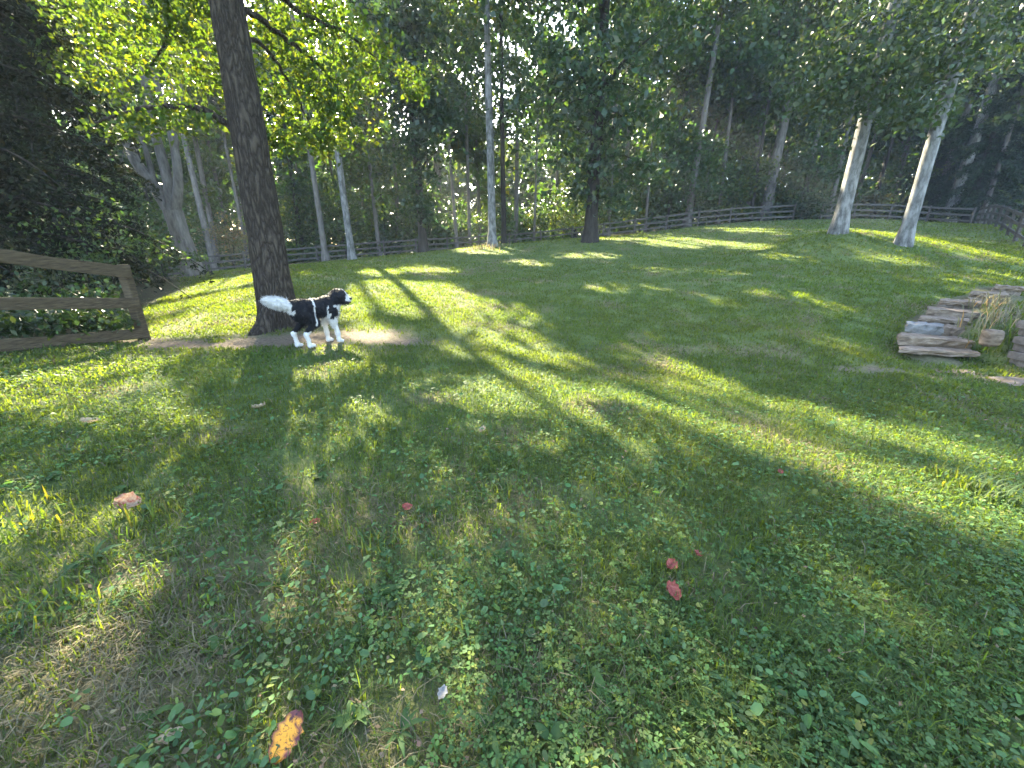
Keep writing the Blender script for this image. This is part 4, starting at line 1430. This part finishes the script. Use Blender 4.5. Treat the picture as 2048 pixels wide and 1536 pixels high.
for k, (u, v, key, lab) in enumerate(WEEDS):
    p = ground_at(u, v)
    r = np.random.default_rng(300 + k)
    t = thing('weed', lab, 'weed', p, 'broad-leaved weeds in the foreground turf', r.uniform(0, 6))
    nl = int(r.integers(5, 9))
    sc = r.uniform(.5, .85)
    for j in range(nl):
        o = obj('leaf', WEED_MESH[key][j % 3], t, (0, 0, .012))
        o.rotation_euler = (r.normal() * .25, r.uniform(-.45, .1), j * 6.283 / nl + r.normal() * .3)
        s = sc * r.uniform(.65, 1.15)
        o.scale = (s, s, s)

# taller grass clumps
CLMP = [(285, 1050, .16, 60, 'bright tall grass clump beside the curled pinkish leaf'), (120, 1225, .17, 50, 'bright green grass clump low at the left edge'), (60, 1060, .14, 60, 'sunlit grass clump at the left edge'),
        (350, 1210, .13, 50, 'long bent grass tuft in the worn grass, left'), (760, 1100, .12, 50, 'grass tuft left of the sunlit plantain'), (1010, 990, .12, 50, 'upright grass tuft above the centre'),
        (1950, 985, .17, 130, 'tall lit clump of grass and weeds at the right beyond the sunlit strip'), (1890, 960, .13, 90, 'smaller lit weed clump left of the tall one at the right'), (2020, 1010, .15, 90, 'lit weed clump cut by the right edge'),
        (2035, 690, .6, 40, 'long arching grass before the retaining wall'), (1965, 655, .45, 50, 'tall dry grass beside the stone steps'), (2000, 640, .35, 60, 'straw-coloured grass on the bank above the boulder'),
        (1985, 610, .35, 70, 'pale tall grass at the top of the bank right of the steps'), (1970, 705, .3, 40, 'green grass clump between the bottom step and the wall'), (975, 497, .35, 120, 'sunlit hump of grass at the foot of the pale lawn tree')]


def grass_blades(base, hgt, wid, lean, col, r, segs=2):
    """triangle blades; base (n,3)"""
    n = len(base)
    a = r.uniform(0, 6.283, n)
    d = np.c_[np.cos(a), np.sin(a), np.zeros(n)]
    s = np.c_[-np.sin(a), np.cos(a), np.zeros(n)] * (wid * .5)[:, None]
    up = np.array([0, 0, 1.0])
    mid = base + up * (hgt * .6)[:, None] + d * (lean * hgt * .3)[:, None]
    tip = base + up * (hgt * (1 - .25 * lean))[:, None] + d * (lean * hgt * 1.0)[:, None]
    if segs == 2:
        V = np.stack([base - s, base + s, mid - s * .8, mid + s * .8, tip], 1).reshape(-1, 3)
        o = (np.arange(n) * 5)[:, None]
        T = np.concatenate([o + [0, 1, 3], o + [0, 3, 2], o + [2, 3, 4]])
        return V, T, np.repeat(col, 5, 0)
    V = np.stack([base - s, base + s, tip], 1).reshape(-1, 3)
    return V, np.arange(n * 3).reshape(n, 3), np.repeat(col, 3, 0)


for k, (u, v, hh, n, lab) in enumerate(CLMP):
    p = ground_at(u, v)
    if 'hump' in lab:
        p = np.array([*Tb(972, 24.2), 0])
        p[2] = H(p[0], p[1])
    r = np.random.default_rng(400 + k)
    far = np.linalg.norm(p[:2])
    sp = .05 + hh * .28 + (.35 if 'hump' in lab else 0)
    bs = np.c_[r.normal(size=(n, 2)) * sp, np.zeros(n)]
    bs[:, 2] = H(bs[:, 0] + p[0], bs[:, 1] + p[1]) - p[2]
    dryc = any(w in lab for w in ('dry', 'straw', 'pale'))
    col = leaf_cols(n, (.2, .185, .115) if dryc else (.06, .09, .045), .35, .1, r)
    V, T, C = grass_blades(bs, hh * r.uniform(.5, 1.1, n), np.full(n, .006 + far * .0012), r.uniform(.2, 1.0, n), col, r)
    t = obj('grass_clump', mesh_np('grass_clump', V, T, M_STRAW if dryc else M_GRASS, C), None, p)
    tag(t, lab, 'grass clump', kind='thing')

# ------------------------------------------------------------------ the turf
LV, LT, LC, LO = ([], []), ([], []), ([], []), [0, 0]


def in_view(x, y, z, mg=120):
    u, v, w = project(np.c_[x, y, z])
    return (w > .2) & (u > -mg) & (u < 2048 + mg) & (v < 1536 + mg * 2)


rg = np.random.default_rng(61)
for y0, y1, dens, segs in [(.45, 1.6, 9000, 2), (1.6, 3.2, 5200, 2), (3.2, 6, 2800, 2), (6, 10, 1700, 1), (10, 17, 430, 1), (17, 30, 80, 1)]:
    x0 = y1 * 1.35 + 3.2
    n = int(dens * (y1 - y0) * 2 * x0)
    x, y = rg.uniform(-x0, x0, n), rg.uniform(y0, y1, n)
    y = y * (1 + np.clip(rg.normal(size=n), -2, 2) * .12 * (y > 1.3))
    z = H(x, y)
    core = in_view(x, y, z)
    k = (core | (in_view(x, y, z, 1100) & (rg.random(n) < (.30 if y0 < 9 else .15)))) & (woods(x, y) < .6) & (rg.random(n) > dirt(x, y) * 1.15) & ~bare(x, y)
    thin = fbm(x * 3, y * 3, 41)
    k &= rg.random(n) < np.clip(.55 + (thin - .4) * 2.2, .3, 1)
    x, y, z, core = x[k], y[k], z[k], core[k]
    n = len(x)
    dist = np.hypot(x, y)
    dr = dryness(x, y)
    isdry = rg.random(n) < dr * .8 + .06
    pat = fbm(x * .9, y * .9, 51, 4)[:, None]
    pat2 = .6 + .8 * fbm(x * 4.5, y * 4.5, 53, 3)[:, None]
    col = np.where(isdry[:, None], np.array([.17, .145, .085]), np.array([.060, .10, .036]) * (1 - .45 * pat) + np.array([.038, .034, .010]) * pat * pat2) * rg.uniform(.65, 1.35, (n, 1))
    hg = rg.uniform(.026, .06, n) * (.65 + .75 * fbm(x * 3.7, y * 3.7, 57, 3)) * np.where(dist < 2.6, 1.3, 1) * np.where(isdry, .75, 1.0) * np.where(rg.random(n) < .06, 1.7, 1) + .0012 * dist
    wd_ = np.where(dist < 6, .0026 + .0011 * dist, .003 + .0018 * dist) * rg.uniform(.7, 1.3, n) * np.where(core, 1, 1.9)
    ln = np.where(isdry, rg.uniform(.6, 1.5, n), rg.uniform(.2, 1.3, n))
    for q, m_ in ((0, ~isdry), (1, isdry)):
        V, T, C = grass_blades(np.c_[x, y, z - .004][m_], hg[m_], wd_[m_], ln[m_], col[m_], rg, segs)
        LV[q].append(V)
        LT[q].append(T + LO[q])
        LC[q].append(C)
        LO[q] += len(V)
for q, nm, m_, lb in ((0, 'lawn_grass', M_GRASS, 'short mown green turf covering the slope'), (1, 'dry_grass', M_STRAW, 'dry straw-coloured blades matted through the turf')):
    o = obj(nm, mesh_np(nm, np.concatenate(LV[q]), np.concatenate(LT[q]), m_, np.concatenate(LC[q])))
    tag(o, lb, 'grass', kind='stuff')

# clover and small round leaves woven into the near turf
n = 32000
yy = .5 + 5.0 * rg.random(n) ** 1.5
xx = rg.uniform(-1, 1, n) * (yy * 1.35 + .5)
den = fbm(xx * 2.2, yy * 2.2, 71) + .10 * np.clip(xx, -1, 1.5) - .25 * dryness(xx, yy) + np.where(yy > 3.2, -.05, .03)
k = (den > .42) & (rg.random(n) > dirt(xx, yy)) & in_view(xx, yy, H(xx, yy))
xx, yy = xx[k], yy[k]
n = len(xx)
sz = rg.uniform(.007, .015, n) * np.where(rg.random(n) < .08, 1.5, 1)
ct = np.c_[xx, yy, H(xx, yy) + rg.uniform(.02, .055, n)]
nr = np.c_[rg.normal(size=(n, 2)) * .33, np.ones(n)]
nr /= np.linalg.norm(nr, axis=1)[:, None]
a0 = rg.uniform(0, 6.28, n)
Vs, Cs = [], []
cc = leaf_cols(n, (.075, .13, .042), .4, .12, rg)
for j in range(3):
    a = a0 + j * 2.094
    d = np.c_[np.cos(a), np.sin(a), np.zeros(n)]
    d -= nr * (d * nr).sum(1)[:, None]
    s = np.cross(nr, d)
    q = sz[:, None]
    lift = nr * q * .18
    Vs.append(np.stack([ct, ct + d * q * .75 + s * q * .55 + lift, ct + d * q * 1.25, ct + d * q * .75 - s * q * .55 + lift], 1))
V = np.concatenate(Vs).reshape(-1, 3)
o = obj('clover', mesh_np('clover', V, np.arange(len(V)).reshape(-1, 4), M_WEED, np.repeat(np.tile(cc, (3, 1)), 4, 0), k=4))
tag(o, 'clover and small round weed leaves woven through the near turf', 'clover', kind='stuff')

# ------------------------------------------------------------------ thin bluish volume, added to lift distant tones as lens glare does
hz = bpy.data.meshes.new('glare_veil')
q = [(x, y, z) for z in (-6, 34) for x, y in ((-150, -30), (150, -30), (150, 110), (-150, 110))]
hz.from_pydata(q, [], [(0, 3, 2, 1), (4, 5, 6, 7), (0, 1, 5, 4), (1, 2, 6, 5), (2, 3, 7, 6), (3, 0, 4, 7)])
mh = bpy.data.materials.new('glare_veil')
mh.use_nodes = True
mh.node_tree.nodes.clear()
vo_ = mh.node_tree.nodes.new('ShaderNodeVolumePrincipled')
vo_.inputs['Color'].default_value = (.88, .94, 1, 1)
vo_.inputs['Density'].default_value = .0007
vo_.inputs['Anisotropy'].default_value = .0
ou = mh.node_tree.nodes.new('ShaderNodeOutputMaterial')
mh.node_tree.links.new(vo_.outputs[0], ou.inputs['Volume'])
hz.materials.append(mh)
tag(obj('glare_veil', hz), 'added thin bluish veil standing in for lens glare', 'glare_veil', kind='stuff')

# single round and oval leaves of low weeds in drifts among the clover
n = 26000
yy = .5 + 4.5 * rg.random(n) ** 1.4
xx = rg.uniform(-1, 1, n) * (yy * 1.35 + .5)
den = fbm(xx * 3.1 + 7, yy * 3.1, 75, 4) - .22 * dryness(xx, yy) - .05 * np.clip(-.2 - xx, 0, 1)
k = (den > .41) & (rg.random(n) > dirt(xx, yy)) & in_view(xx, yy, H(xx, yy))
xx, yy = xx[k], yy[k]
n = len(xx)
ct = np.c_[xx, yy, H(xx, yy) + rg.uniform(.025, .065, n)]
nr = np.c_[rg.normal(size=(n, 2)) * .45, np.ones(n)]
nr /= np.linalg.norm(nr, axis=1)[:, None]
a = rg.uniform(0, 6.28, n)
d = np.c_[np.cos(a), np.sin(a), np.zeros(n)]
d -= nr * (d * nr).sum(1)[:, None]
s = np.cross(nr, d)
q = (rg.uniform(.006, .016, n) * np.where(rg.random(n) < .12, 1.7, 1))[:, None]
asp = rg.uniform(.35, .85, n)[:, None]
rim = [ct + d * q * math.cos(t) + s * q * asp * math.sin(t) + nr * q * .22 * abs(math.sin(t)) - np.array([0, 0, 1.0]) * q * .25 * (math.cos(t) > .5) for t in np.arange(6) * math.pi / 3]
V = np.stack(rim, 1).reshape(-1, 3)
T = np.concatenate([np.arange(n)[:, None] * 6 + f for f in ([0, 1, 2, 3], [0, 3, 4, 5])])
o = obj('weed_leaves', mesh_np('weed_leaves', V, T, M_WEED, np.repeat(leaf_cols(n, (.08, .14, .055), .4, .12, rg), 6, 0), k=4))
tag(o, 'low round-leaved weeds in drifts through the near turf', 'ground cover', kind='stuff')

# crumbs of last year's leaves and twigs scattered over soil, lawn and forest edge
n = 12000
yy = .8 + 34 * rg.random(n) ** 1.6
xx = rg.uniform(-1, 1, n) * (yy * 1.35 + .5)
dd, ww = dirt(xx, yy), woods(xx, yy)
k = rg.random(n) < np.clip(.22 + dd * .9 + ww, 0, 1)
xx, yy = xx[k], yy[k]
n = len(xx)
col = np.array([.16, .115, .07]) * rg.uniform(.5, 1.9, (n, 1)) * rg.uniform(.9, 1.1, (n, 3))
cl = np.c_[xx, yy, H(xx, yy) + rg.uniform(.012, .04, n)]
o = obj('leaf_litter', leaf_mesh('leaf_litter', cl, .02 + .0022 * yy, col, M_STRAW, .7, .6, .1, rg))
tag(o, 'crumbs of dry brown leaves scattered over the soil and lawn', 'leaf litter', kind='stuff')
